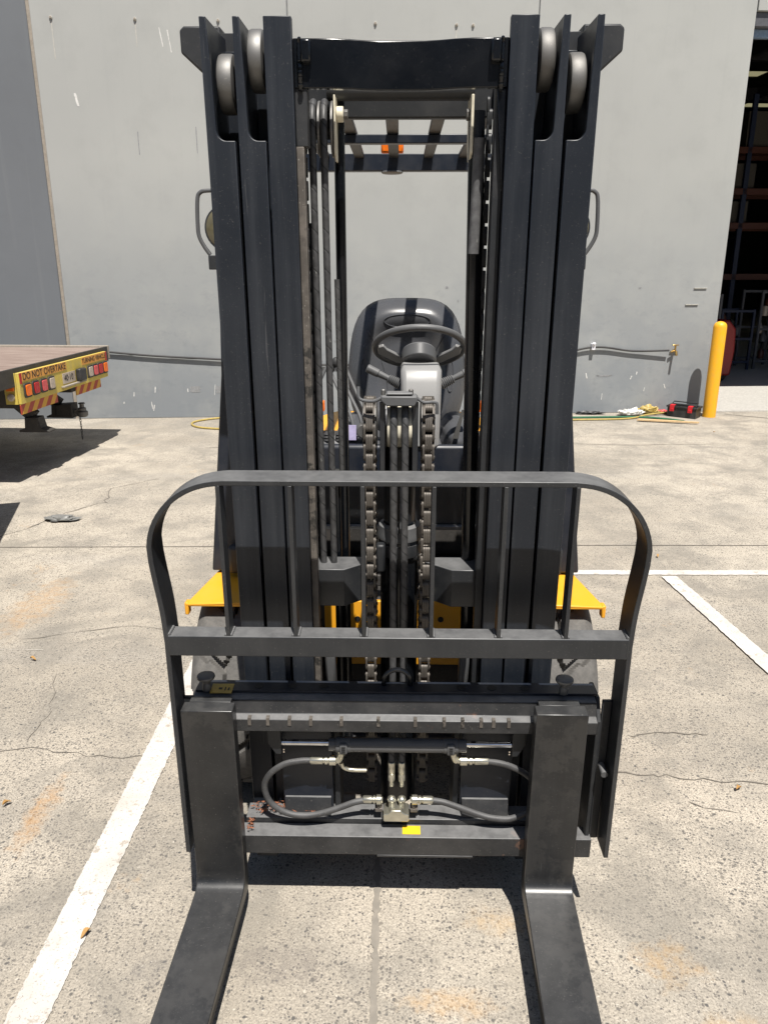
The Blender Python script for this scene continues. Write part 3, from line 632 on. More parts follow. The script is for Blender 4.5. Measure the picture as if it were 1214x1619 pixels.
# ---- mast rails (outer, middle, inner) on both sides
ZT = 2.150
for sx in (-1, 1):
    def X(a, b): return (min(sx*a, sx*b), max(sx*a, sx*b))
    for kind, a, b, z0 in (('outer', .420, .3585, -.05), ('middle', .3505, .2915, -.04)):
        m = MB()
        x0, x1 = X(a, a-.014); m.box(x0, x1, .0205, .20, z0, ZT)
        # flange with its top cut away round the roller
        zc = 1.915; r = .022; P = [(sx*a, z0), (sx*a, ZT), (sx*(a-.014), ZT)]
        P += [(sx*(a-.019), zc+.12), (sx*(a-.021), zc+r)]
        for k in range(1, 7): q = k/6*pi/2; P.append((sx*(a-.021-r*(1-cos(q))), zc+r-r*sin(q)))
        P += [(sx*b, zc), (sx*b, z0)]
        m.prism(P, 0, .020, 'y')
        x0, x1 = X(a-.0141, b); m.box(x0, x1, .175, .20, z0, ZT-.03)
        mp(m, kind+'_mast_rail', 'mast')
    # inner rail: a full face to the top
    x0, x1 = X(.2865, .228); m = MB().box(x0, x1, 0, .022, -.02, ZT); x0, x1 = X(.264, .250); m.box(x0, x1, .022, .16, -.02, ZT-.01)
    x0, x1 = X(.2865, .228); m.box(x0, x1, .16, .18, .12, ZT-.02); mp(m, 'inner_mast_rail', 'mast')
    x0, x1 = X(.2275, .207)
    if sx < 0:
        mp(MB().box(x0, x1-.004, .016, .05, .14, 1.905), 'wear_strip', 'grease', label='greasy brown wear strip inside the left rail')
        mp(MB().box(x0, x1+.006, .016, .06, 1.905, 2.10), 'rail_stiffener', 'black')
    else: mp(MB().box(x0, x1, .03, .06, .14, 2.10), 'wear_strip', 'black')
    # rollers
    for xc, zc, r, w in ((.379, 2.035, .060, .036), (.311, 2.080, .062, .034)):
        m = MB().lathe([(-w/2,.012),(-w/2,r-.008),(-w/2+.003,r-.002),(-w/2+.008,r),(w/2-.008,r),(w/2-.003,r-.002),(w/2,r-.008),(w/2,.012)], (sx*xc,.075,zc), 'x', 64)
        ro = mp(m, 'mast_roller', 'steel', bevel=0)
        mp(MB().lathe([(-w/2-.004,.018),(w/2+.004,.018)], (sx*xc,.075,zc), 'x', 24), 'roller_pin', 'grime_dark', ro, .001)
    # tie blocks behind, standing proud of the outer rail
    m = MB().prism([(sx*.515,2.125),(sx*.515,2.172),(sx*.505,2.18),(sx*.42,2.18),(sx*.42,2.075),(sx*.47,2.085)], .21, .30, 'y')
    mp(m, 'rear_tie_bracket', 'black', bevel=.004)
    x0, x1 = X(.415,.365); mp(MB().box(x0,x1,.21,.25,2.06,2.165), 'rear_tie_bracket', 'black')
# rear ties of outer mast
mp(MB().box(-.42,.42,.205,.235,1.985,2.06), 'rear_cross_member', 'black', bevel=.004)
mp(MB().box(-.42,.42,.215,.245,.25,.33), 'rear_cross_member', 'black', bevel=.004)
mp(MB().tube([(-.17,.16,2.035),(.17,.16,2.035)], .020, 20), 'rear_cross_tube', 'black', bevel=0)
# top cross bar, bent plate with its middle set back
pts = [(-.2275,.012),(-.15,.014),(-.11,.022),(-.075,.034),(-.045,.040),(.05,.040),(.08,.034),(.115,.022),(.15,.014),(.2275,.012)]
poly = pts+[(x, y+.022) for x, y in reversed(pts)]
m = MB(); A = [m.bm.verts.new((x, y, 2.018)) for x, y in poly]; Bv = [m.bm.verts.new((x, y, 2.112)) for x, y in poly]; n = len(poly)
for i in range(n): m.face([A[i], A[(i+1)%n], Bv[(i+1)%n], Bv[i]])
for i in range(len(pts)-1):
    j = n-1-i; m.face([A[i], A[i+1], A[j-1], A[j]]); m.face([Bv[i], Bv[j], Bv[j-1], Bv[i+1]])
tb = mp(m, 'top_cross_bar', 'gloss', bevel=.002)
for sx in (-1,1):
    mp(MB().box(sx*.200-.011,sx*.200+.011,-.004,.014,2.065,2.108), 'stop_block', 'gloss', tb, .004)
    w = [(sx*.213, .008+.002*sin(k*1.7), 2.012+k*.0033) for k in range(31)]
    mp(MB().tube(w, [.004+.0016*(k%2) for k in range(31)], 8), 'weld_bead', 'gloss', tb, 0)
    w = [(sx*.1995+(.0135*sx), -.002, 2.066+k*.004) for k in range(10)]
    mp(MB().tube(w, [.0028+.001*(k%2) for k in range(10)], 8), 'weld_bead', 'gloss', tb, 0)
# gusset strip under bar on right/left
mp(MB().prism([(.206,2.018),(.227,2.018),(.227,1.80)], .015, .03, 'y'), 'gusset', 'gloss')
# ---- free-lift cylinder
cx_, cv = .004, .115
m = MB().lathe([(.10,.052),(.905,.052),(.908,.060),(.955,.060),(.962,.057),(.985,.055),(.99,.045),(.998,.043)], (cx_,cv,0), 'z', 48)
cyl = mp(m, 'free_lift_cylinder', 'gloss', bevel=.001)
mp(MB().lathe([(.99,.040),(1.00,.042),(1.20,.042),(1.205,.036)], (cx_,cv,0), 'z', 40), 'cylinder_rod', 'guard', cyl, .001)
mp(MB().lathe([(.905,.0605),(.915,.062),(.935,.062),(.94,.0605)], (cx_,cv,0), 'z', 48), 'gland_nut', 'guard', cyl, .001)
mp(MB().lathe([(.950,.0605),(.957,.0612),(.966,.0585),(.987,.056),(.992,.046)], (cx_,cv,0), 'z', 48), 'gland_collar', 'plastic', cyl, .001)
mp(MB().box(-.058,-.034,.045,.075,.87,.95), 'cylinder_valve', 'black', cyl, .006)
# head with sheaves
hd = mp(MB().box(-.047,-.034,.035,.13,1.135,1.335).box(.034,.049,.035,.13,1.135,1.335).box(-.047,.049,.10,.13,1.19,1.26), 'sheave_head', 'guard', bevel=.002)
mp(MB().prism([(-.042,1.352),(-.044,1.342),(-.030,1.328),(.040,1.328),(.046,1.342),(.044,1.352)], .015, .06, 'y').box(-.030,.034,.02,.05,1.3545,1.360), 'top_clamp', 'plastic', hd, .003)
for x in (-.038,.030): mp(MB().lathe([(1.352,.006),(1.364,.006),(1.366,.004)], (x,.04,0), 'z', 6), 'clamp_bolt', 'steel', hd, .0005)
mp(MB().tube(bez([(-.044,.03,1.345),(-.06,.03,1.338),(-.085,.035,1.338),(-.098,.04,1.345),(-.10,.05,1.37)]), .004, 8), 'guide_wire', 'plastic', hd, 0)
mp(MB().tube(bez([(.046,.03,1.345),(.062,.03,1.335),(.085,.035,1.335),(.094,.035,1.33),(.095,.035,1.305)]), .004, 8), 'guide_wire', 'plastic', hd, 0)
for x in (-.028,-.0,.028):
    mp(MB().lathe([(-.007,.012),(-.007,.052),(-.005,.055),(.005,.055),(.007,.052),(.007,.012)] , (x*.9+.003,.092,1.262), 'x', 40), 'hose_sheave', 'cream', hd, .001)
for sx in (-1,1):
    sh = mp(MB().lathe([(-.018,.02),(-.018,.062),(-.016,.066),(-.0145,.066),(-.0135,.052),(.0135,.052),(.0145,.066),(.016,.066),(.018,.062),(.018,.02)], (sx*.0735,.112,1.262), 'x', 56), 'chain_sheave', 'steel', bevel=0)
# ---- leaf chains
def plate(m, c, tdir, ndir, x0, x1, L, h):
    """oval plate, flat side in x, long axis tdir"""
    P = []
    for k in range(7): a = -pi/2+pi*k/6; P.append((L/2+h/2*cos(a), h/2*sin(a)))
    for k in range(7): a = pi/2+pi*k/6; P.append((-L/2+h/2*cos(a), h/2*sin(a)))
    A = [m.bm.verts.new(Vector((x0,0,0))+c+tdir*a+ndir*b) for a, b in P]; Bq = [m.bm.verts.new(Vector((x1,0,0))+c+tdir*a+ndir*b) for a, b in P]; n = len(P)
    m.face(A); m.face(Bq[::-1])
    for i in range(n): m.face([A[i], A[(i+1)%n], Bq[(i+1)%n], Bq[i]])
pitch = .0254
for xc in (-.0735, .0755):
    # path: straight up the front, over the sheave, down behind
    r = .062; vc, zc = .112, 1.262; vf = vc-r; path = []
    Ls = zc-.20; La = pi*r
    def at(s):
        if s < Ls: return Vector((xc, vf, .20+s)), Vector((0,0,1))
        if s < Ls+La: a = (s-Ls)/r; return Vector((xc, vc-r*cos(a), zc+r*sin(a))), Vector((0, sin(a), cos(a)))
        return Vector((xc, vc+r, zc-(s-Ls-La))), Vector((0,0,-1))
    m = MB(); k = 0; s = 0
    while s+pitch < Ls+La+.7:
        a, b = at(s)[0], at(s+pitch)[0]; c = (a+b)/2; t = (b-a).normalized(); nd = Vector((1,0,0)).cross(t)
        if k % 2: sets = [(-.0148,-.0122),(-.0119,-.0093),(.0093,.0119),(.0122,.0148)]
        else: sets = [(-.0088,-.0046),(-.0043,-.0002),(.0002,.0043),(.0046,.0088)]
        for x0, x1 in sets: plate(m, c, t, nd, x0, x1, pitch*.99, .0205)
        m.cyl(a+Vector((-.0165,0,0)), a+Vector((.0165,0,0)), .0045, 8)
        s += pitch; k += 1
    mp(m, 'lift_chain', 'chain', bevel=.0006, ang=50)
# ---- twin hoses down the middle
for x in (-.012, .0165):
    P = bez([(x,.16,1.27),(x,.14,1.315),(x,.092,1.328),(x,.045,1.305),(x,.030,1.24),(x,.028,1.0),(x,.026,.80)], 10)
    xe = x*.936; P = [MW(*q) for q in P]+bez([MW(x,.026,.80)-Vector((0,0,.04)),(xe,-.108,.70),(xe-.001,-.125,.58),(xe-.001,-.155,.48),(x*.95-.002,-.17,.425)],8)
    MASTSET[0] = False
    ho = mp(MB().tube(P, .0088, 14), 'carriage_hose', 'hose', bevel=0)
    mp(MB().lathe([(.355,.0065),(.372,.0065),(.374,.0095),(.392,.0095),(.394,.0085),(.398,.0102),(.430,.0102),(.432,.009)], (x*.95-.002,-.172,0), 'z', 16), 'hose_fitting', 'zinc', ho, .0005)
    MASTSET[0] = True
mp(MB().tube([(.003,.055,.98),(.003,.055,1.13)], .004, 8), 'guide_rod', 'chrome', bevel=0)
# ---- hose bundle on the left, and its sheaves at the top
for i, (x0, x1, r, mt, v_) in enumerate(((-.2005,-.2025,.0085,'hose',.10),(-.1745,-.1745,.0085,'hose',.10),(-.1535,-.1505,.0065,'hosethin',.13))):
    zt = (1.965,1.965,1.62)[i]; zb = (.80,.80,1.13)[i]
    P = [(x0+(x1-x0)*t, v_, zt+(zb-zt)*t) for t in [k/20 for k in range(21)]]
    if i < 2: P = [(x0,.20,1.94),(x0,.18,2.0),(x0,.14,2.01),(x0,.11,1.99)]+P
    mp(MB().tube(P, r, 14), 'mast_hose', mt, bevel=0)
for x in (-.157,-.187,-.211):
    mp(MB().lathe([(-.003,.01),(-.003,.060),(.003,.060),(.003,.01)], (x,.155,1.955), 'x', 48), 'hose_pulley', 'steel', bevel=.001)
mp(MB().prism([(.10,1.90),(.13,1.885),(.17,1.885),(.20,1.91),(.20,2.02),(.10,2.02)], -.1515,-.1475, 'x'), 'pulley_plate', 'cream')
mp(MB().prism([(.10,1.90),(.13,1.885),(.17,1.885),(.20,1.91),(.20,2.02),(.10,2.02)], .160,.166, 'x'), 'pulley_plate', 'cream')
pl = mp(MB().cyl((-.1475,.14,1.985),(-.131,.14,1.985),.017,24), 'pulley_nut', 'cream', bevel=.002)
mp(MB().cyl((-.1309,.14,1.985),(-.121,.14,1.985),.011,6), 'nut_head', 'steel', pl, .001)
mp(MB().cyl((.1599,.14,1.983),(.152,.14,1.983),.013,6), 'pulley_nut', 'steel', bevel=.001)
# dark tubes of the two main lift cylinders
mp(MB().cyl((-.150,.185,.2),(-.145,.185,2.02),.013,20), 'lift_cylinder_rod', 'gloss', bevel=0)
mp(MB().cyl((.205,.135,.25),(.176,.135,1.99),.019,24), 'lift_cylinder', 'gloss', bevel=0, label='tall black lift cylinder beside the right rail')
mp(MB().cyl((-.168,.17,.2),(-.168,.17,1.12),.012,20), 'lift_cylinder', 'gloss', bevel=0)
mp(MB().tube([(.181,.10,1.93),(.176,.10,1.68)], .0130, 16), 'hose_sleeve', 'sleeve', bevel=0, label='grey sleeved hose at the upper right')
# thin dark chain edge on the right and left rail
for xc in (.207,-.222):
    m = MB()
    for k in range(62): plate(m, Vector((xc,.14,.45+k*.0254)), Vector((0,0,1)), Vector((0,1,0)), -.008, -.003 if k%2 else .004, .0250, .019)
    mp(m, 'side_chain', 'black', bevel=0)
mp(MB().box(.2125,.229,.128,.137,.3,2.08), 'rail_stiffener', 'black')
mp(MB().box(.196,.2122,.152,.158,.45,1.62), 'chain_guard', 'black')
mp(MB().box(-.229,-.2105,.152,.158,.3,1.75), 'chain_guard', 'black')
# steel pipes with fittings at the left
for x, s in ((-.172,.8),(-.151,1.0)):
    pi_ = bp(MB().cyl((x-.015,2.26,.80),(x-.015,2.26,1.0),.007*s,12), 'steel_pipe', 'zinc', bevel=0)
    bp(MB().lathe([(z,r*s) for z, r in ((.955-.0,.010),(.958,.013),(.972,.013),(.974,.010),(.98,.010),(.982,.014),(1.002,.014),(1.004,.011),(1.01,.0125),(1.05,.0125))], (x-.015,2.26-TY,0), 'z', 12), 'pipe_fitting', 'zinc', pi_, .0005)
pi_ = bp(MB().cyl((.205,2.26,.82),(.205,2.26,1.05),.007,12), 'steel_pipe', 'grime_dark', bevel=0)
bp(MB().lathe([(.935,.010),(.94,.016),(.965,.016),(.97,.012),(.975,.014),(.995,.014)], (.205,2.26-TY,0), 'z', 6), 'pipe_fitting', 'grime_dark', pi_, .0005)
# ---- cross member clasping the cylinder
for sx in (-1,1):
    P = [(sx*.226,.05),(sx*.145,.05),(sx*.100,.085),(sx*.075,.105),(sx*.075,.14),(sx*.226,.14)]
    P = P if sx > 0 else P
    mp(MB().prism(P, .768, .877, 'z'), 'cross_member', 'guard' if sx < 0 else 'guard', bevel=.002)
    mp(MB().cyl((sx*.083,.075,.79),(sx*.083,.088,.79),.009,6), 'clamp_bolt', 'zinc', bevel=.0005)
# lower guide arms
for sx in (-1,1):
    m = MB().prism([(.06,.50),(.045,.60),(.05,.655),(.075,.67),(.10,.65),(.10,.50)], sx*.188-.014, sx*.188+.014, 'x'); mp(m, 'guide_arm', 'plastic', bevel=.006)
MASTSET[0] = False
# ---- carriage
CA = mp(MB().prism([(-.221,.647),(-.229,.6135),(-.2470,.6065),(-.2470,.573),(-.20,.573),(-.15,.60),(-.15,.649),(-.19,.651)], -.505, .487, 'x'), 'upper_carriage_bar', 'worn', bevel=.002)
m = MB().box(-.500,.492,-.198,-.150,.6515,.6575)
tp = mp(m, 'bearing_plate', 'navy', CA, .001)
for px in (-.345,-.262,-.183,.160,.236,.318):
    mp(MB().lathe([(.6576,.012),(.6588,.0115),(.6590,.006)], (px,-.176,0), 'z', 20), 'bolt_hole', 'ink', tp, 0)
nm = MB()
for x in (-.36,-.315,-.262,-.21,-.135,-.045,.045,.115,.16,.205,.235,.272): nm.box(x-.004,x+.004,-.2492,-.236,.592,.6125)
mp(nm, 'locking_notches', 'grease', CA, 0)
st = mp(MB().box(-.462,-.408,-.212,-.170,.6578,.6590), 'worn_label', 'oldsticker', CA, 0)
mp(MB().box(-.443,-.434,-.196,-.188,.6591,.6596).box(-.428,-.425,-.202,-.186,.6591,.6596).box(-.420,-.416,-.200,-.188,.6591,.6596), 'label_marks', 'ink', st, 0)
# eye
m = MB(); P = [(.033*cos(a), -.165, .668+.033*sin(a)) for a in [pi*k/14 for k in range(15)]]; P = [(.033,-.165,.64)]+P+[(-.033,-.165,.64)]
mp(m.tube(P, .006, 10), 'lifting_eye', 'gloss', CA, 0)
for x in (-.472, .410):
    kn = mp(MB().lathe([(.657,.011),(.672,.011),(.676,.009),(.684,.010),(.690,.0205),(.694,.0225),(.698,.0215),(.700,.016)], (x,-.195,0), 'z', 28), 'fork_locking_pin', 'steel', bevel=0)
LB = mp(MB().box(-.500,.503,-.247,-.198,.195,.253), 'lower_carriage_bar', 'worn', bevel=.0025)
mp(MB().box(-.398,.402,-.1975,-.140,.200,.268), 'lower_ledge', 'worn', LB, .002)
mp(MB().box(.016,.063,-.236,-.206,.2535,.2545), 'yellow_sticker', 'sticker', LB, 0)
mp(MB().box(-.05,.20,-.247,-.20,.188,.1945), 'lower_lip', 'worn', LB, .001)
for x0, x1 in ((-.30,-.168),(.168,.30)):
    mp(MB().box(x0,x1,-.165,-.150,.26,.572), 'carriage_plate', 'navy', bevel=.002)
    mp(MB().prism([(-.1655,.27),(-.19,.27),(-.172,.315),(-.1655,.315)], x0+.005, x1-.005,'x'), 'carriage_foot', 'worn', bevel=.001)
for sx in (-1,1):
    mp(MB().box(min(sx*.165,sx*.150),max(sx*.165,sx*.150),-.149,-.04,.22,.572), 'carriage_web', 'black', bevel=.002)
    x0, x1 = min(sx*.483,sx*.494)-.003, max(sx*.483,sx*.494)-.003
    sp_ = mp(MB().prism([(-.232,.60),(-.20,.65),(-.13,.65),(-.13,.22),(-.20,.20),(-.232,.24)], x0+.008, x1+.008, 'x'), 'side_plate', 'black', bevel=.002)
    mp(MB().box(min(sx*.500,sx*.523),max(sx*.500,sx*.523),-.225,-.215,.24,.655), 'guard_mount', 'black', bevel=.002)
    mp(MB().tube([(sx*.512,-.2245,.47),(sx*.512,-.262,.468)], .0085, 14), 'mount_stub', 'plastic', bevel=0)
mp(MB().cyl((-.19,-.01,.16),(-.12,-.01,.16),.03,24), 'lower_roller', 'steel', bevel=.002)
# ---- side shift cylinder
sc = mp(MB().lathe([(-.172,.012),(-.172,.0165),(-.155,.0165),(-.153,.0195),(-.118,.0195),(-.116,.0182),(.118,.0182),(.120,.0195),(.154,.0195),(.156,.0165),(.176,.0165),(.176,.012)], (0,-.200,.503), 'x', 36), 'side_shift_cylinder', 'plastic', bevel=0)
for x0, x1 in ((-.292,-.172),(.176,.290)): mp(MB().cyl((x0,-.2,.508),(x1,-.2,.508),.0078,20), 'piston_rod', 'chrome', sc, 0)
for x in (-.134,.136):
    b_ = mp(MB().box(x-.010,x+.010,-.2225,-.20,.488,.518), 'port_block', 'plastic', sc, .004)
    for zz in (.494,.501,.508): mp(MB().box(x-.0045,x+.0045,-.2240,-.2222,zz,zz+.003), 'raised_mark', 'ink', b_, 0)
for x0, x1, s in ((-.326,-.292,-1),(.290,.322,1)):
    P = [(x0,.565),(x1,.565),(x1,.482),(x1-.014,.482),(x0,.515)] if s < 0 else [(x0,.565),(x1,.565),(x1,.515),(x0+.014,.482),(x0,.482)]
    rb_ = mp(MB().prism(P, -.215, -.185, 'y'), 'rod_bracket', 'black', bevel=.002)
    for q in (.49,.497): mp(MB().cyl(((x1 if s<0 else x0)-s*.007,-.2155,q),((x1 if s<0 else x0)-s*.007,-.2165,q),.0018,8), 'bracket_hole', 'clear', rb_, 0)
mp(MB().box(-.175,.175,-.165,-.150,.545,.57), 'cylinder_cradle', 'gloss', bevel=.002)
def fitting(x0, x1, z, y=-.2, r=.0105, par=None, name='crimp_fitting'):
    d = 1 if x1 > x0 else -1; L = abs(x1-x0)
    prof = [(0,r*.8),(.004,r),(L*.45,r),(L*.47,r*.75),(L*.52,r*.75),(L*.54,r*1.05),(L*.62,r*1.05),(L*.64,r*.8),(L*.68,r*.8),(L*.70,r*1.25),(L*.92,r*1.25),(L*.94,r*.8),(L,r*.7)]
    prof = [(x0+d*a, q) for a, q in prof]
    return mp(MB().lathe(prof, (0,y,z), 'x', 16), name, 'zinc', par, .0004)
hL = mp(MB().tube(bez([(-.212,-.2,.454),(-.25,-.203,.453),(-.29,-.205,.443),(-.326,-.208,.415),(-.341,-.21,.378),(-.328,-.215,.334),(-.29,-.218,.304),(-.245,-.218,.294),(-.20,-.215,.298),(-.15,-.21,.313),(-.11,-.205,.327),(-.075,-.2,.332)],10), .0080, 16), 'side_shift_hose', 'sshose', bevel=0)
fitting(-.222,-.150,.454, par=hL); fitting(-.088,-.036,.333, par=hL)
hR = mp(MB().tube(bez([(.212,-.2,.458),(.25,-.203,.456),(.29,-.205,.446),(.335,-.208,.420),(.368,-.208,.375),(.350,-.210,.318),(.30,-.215,.291),(.25,-.216,.292),(.21,-.212,.301),(.16,-.207,.318),(.12,-.203,.330),(.08,-.2,.334)],10), .0080, 16), 'side_shift_hose', 'sshose', bevel=0)
fitting(.235,.155,.458, par=hR); fitting(.096,.036,.334, par=hR)
for sx, x, z in ((-1,-.148,.454),(1,.150,.458)):
    mp(MB().tube(bez([(x-sx*.012*0+sx*.004,-.2,z),(x,-.2,z+.004),(x-sx*.004,-.2,z+.014),(x-sx*.006,-.2,z+.03)],6), .0095, 14).lathe([(z+.018,.012),(z+.026,.012)], (x-sx*.006,-.2,0), 'z', 6), 'elbow_fitting', 'zinc', bevel=.0004)
mp(MB().tube(bez([(-.142,-.196,.445),(-.138,-.192,.428),(-.125,-.19,.419),(-.105,-.19,.417),(-.078,-.19,.417)],6), .0055, 12), 'steel_pipe', 'zinc', bevel=0)
mp(MB().tube(bez([(-.150,-.186,.435),(-.138,-.182,.418),(-.12,-.18,.409),(-.078,-.18,.408)],6), .003, 8), 'steel_pipe', 'zinc', bevel=0)
mf = mp(MB().prism([(-.031,.283),(-.034,.287),(-.034,.305),(-.02,.309),(-.014,.318),(.012,.318),(.02,.309),(.033,.305),(.033,.287),(.030,.283)], -.225, -.180, 'y'), 'valve_manifold', 'zinc', bevel=.002)
mp(MB().ball((-.013,-.2,.335),.012,.012,.010,12).ball((.014,-.2,.335),.012,.012,.010,12).cyl((-.013,-.2,.31),(-.013,-.2,.33),.008,12).cyl((.014,-.2,.31),(.014,-.2,.33),.008,12), 'manifold_ports', 'zinc', mf, 0)
for sx in (-1,1): mp(MB().box(sx*.046-.010,sx*.046+.010,-.205,-.18,.296,.308).cyl((sx*.046,-.2,.308),(sx*.046,-.2,.323),.006,10), 'manifold_lug', 'grease', mf, .002)
# ---- forks
for x0, x1, lab in ((-.516,-.391,None),(.330,.453,None)):
    P = [(-.245,.655),(-.285,.655),(-.285,.172)]
    for k in range(1, 7): a = pi/2*k/6; P.append((-.285-.036*(1-cos(a)), .172-.040*sin(a)))
    P += [(-.40,.130),(-.9,.124),(-1.30,.112),(-1.36,.105),(-1.36,.100),(-1.2,.094),(-.9,.090),(-.30,.088)]
    for k in range(1, 6): a = pi/2*k/6; P.append((-.285+.036*sin(a)+.004, .088+.042*(1-cos(a))))
    P += [(-.245,.140)]
    m = MB(); A = [m.bm.verts.new((x0, a, b)) for a, b in P]; Bq = [m.bm.verts.new((x1, a, b)) for a, b in P]; n = len(P)
    m.face(A); m.face(Bq[::-1])
    for i in range(n): m.face([A[i], A[(i+1)%n], Bq[(i+1)%n], Bq[i]])
    for v in m.bm.verts:
        if v.co.y < -.33: v.co.x += (v.co.y+.33)*.030
        if v.co.y < -1.0: v.co.x += (((x0+x1)/2)-v.co.x)*max(0, (-v.co.y-1.0))*.55
    fk = mp(m, 'fork', 'fork', bevel=.004)
    mp(MB().prism([(-.2445,.640),(-.2445,.6545),(-.222,.6545),(-.222,.645)], x0+.012, x1-.012, 'x'), 'fork_hook', 'fork', fk, .001)
# ---- dry litter caught on the lower bar
random.seed(31); m = MB()
def chip(x, y, z, L):
    a = random.uniform(0, 3.1); b = random.uniform(-.5, .5); d = Vector((cos(a)*L, sin(a)*L*.6, b*L)); q = Vector((-sin(a), cos(a), random.uniform(-.5,.5)))*L*.3; c = Vector((x, y, z))
    P_ = [c-d, c-q, c+d, c+q]; A = [m.bm.verts.new(p) for p in P_]; Bq = [m.bm.verts.new(p+Vector((0,0,.001))) for p in P_]
    m.face(A); m.face(Bq[::-1])
    for i in range(4): m.face([A[i], A[(i+1)%4], Bq[(i+1)%4], Bq[i]])
for _ in range(110):
    x = random.choice([random.uniform(-.385,-.33), random.uniform(-.33,-.27), random.uniform(-.24,-.21)]); chip(x, TY_ - random.uniform(.150,.194)-.006, .2720+.002+.065*0, random.uniform(.003,.009))
for _ in range(30): chip(random.uniform(-.386,-.376), TY_-random.uniform(.20,.245)-.006, .254+random.uniform(0,.014), random.uniform(.003,.008))
LT = fin(m, 'leaf_litter', 'litter', 0, False); LT['kind'] = 'stuff'; LT['label'] = 'reddish brown dry leaf litter caught on the lower carriage bar'; LT['category'] = 'leaf litter'
# ---- load backrest
path = [(-.536,.236),(-.534,.80)]+[(p.x, p.z) for p in bez([(-.5335,0,.84),(-.5375,0,.92),(-.5465,0,1.0)],5)]+[(-.5505,1.04)]
for k in range(1, 16):
    a = pi/2*k/16; path.append((-.552+.175*(1-cos(a))-.0*k, 1.06+.170*sin(a)))
path.append((-.375,1.2310)); full = path+[(-x, z) for x, z in reversed(path)]
sm = []
for i in range(len(full)):
    if i in (1, len(full)-2):
        for d in (-.05, 0, .05): pass
    sm.append(full[i])
GB = mp(MB().strip(sm, (-.290,-.209,.0115)), 'backrest_frame', 'guard', bevel=.0015, ang=40)
mp(MB().box(-.524,.524,-.293,-.243,.809,.860), 'backrest_rail', 'guard', bevel=.0025)
for x in (-.385,-.231,-.076,.0765,.229,.381):
    sl_ = mp(MB().box(x-.0045,x+.0045,-.290,-.248,.860,1.2195), 'backrest_bar', 'guard', bevel=.001)
    for s in (-1,1):
        w = [(x+s*.0065,-.290+k*.0042,.8615) for k in range(11)]
        mp(MB().tube(w, [.0025+.0009*(k%2) for k in range(11)], 6), 'weld_bead', 'plastic', sl_, 0)
for s in (-1,1):
    w = [(s*.5215,-.290+k*.0042,.862) for k in range(11)]; mp(MB().tube(w, [.003+.001*(k%2) for k in range(11)], 6), 'weld_bead', 'plastic', GB, 0)
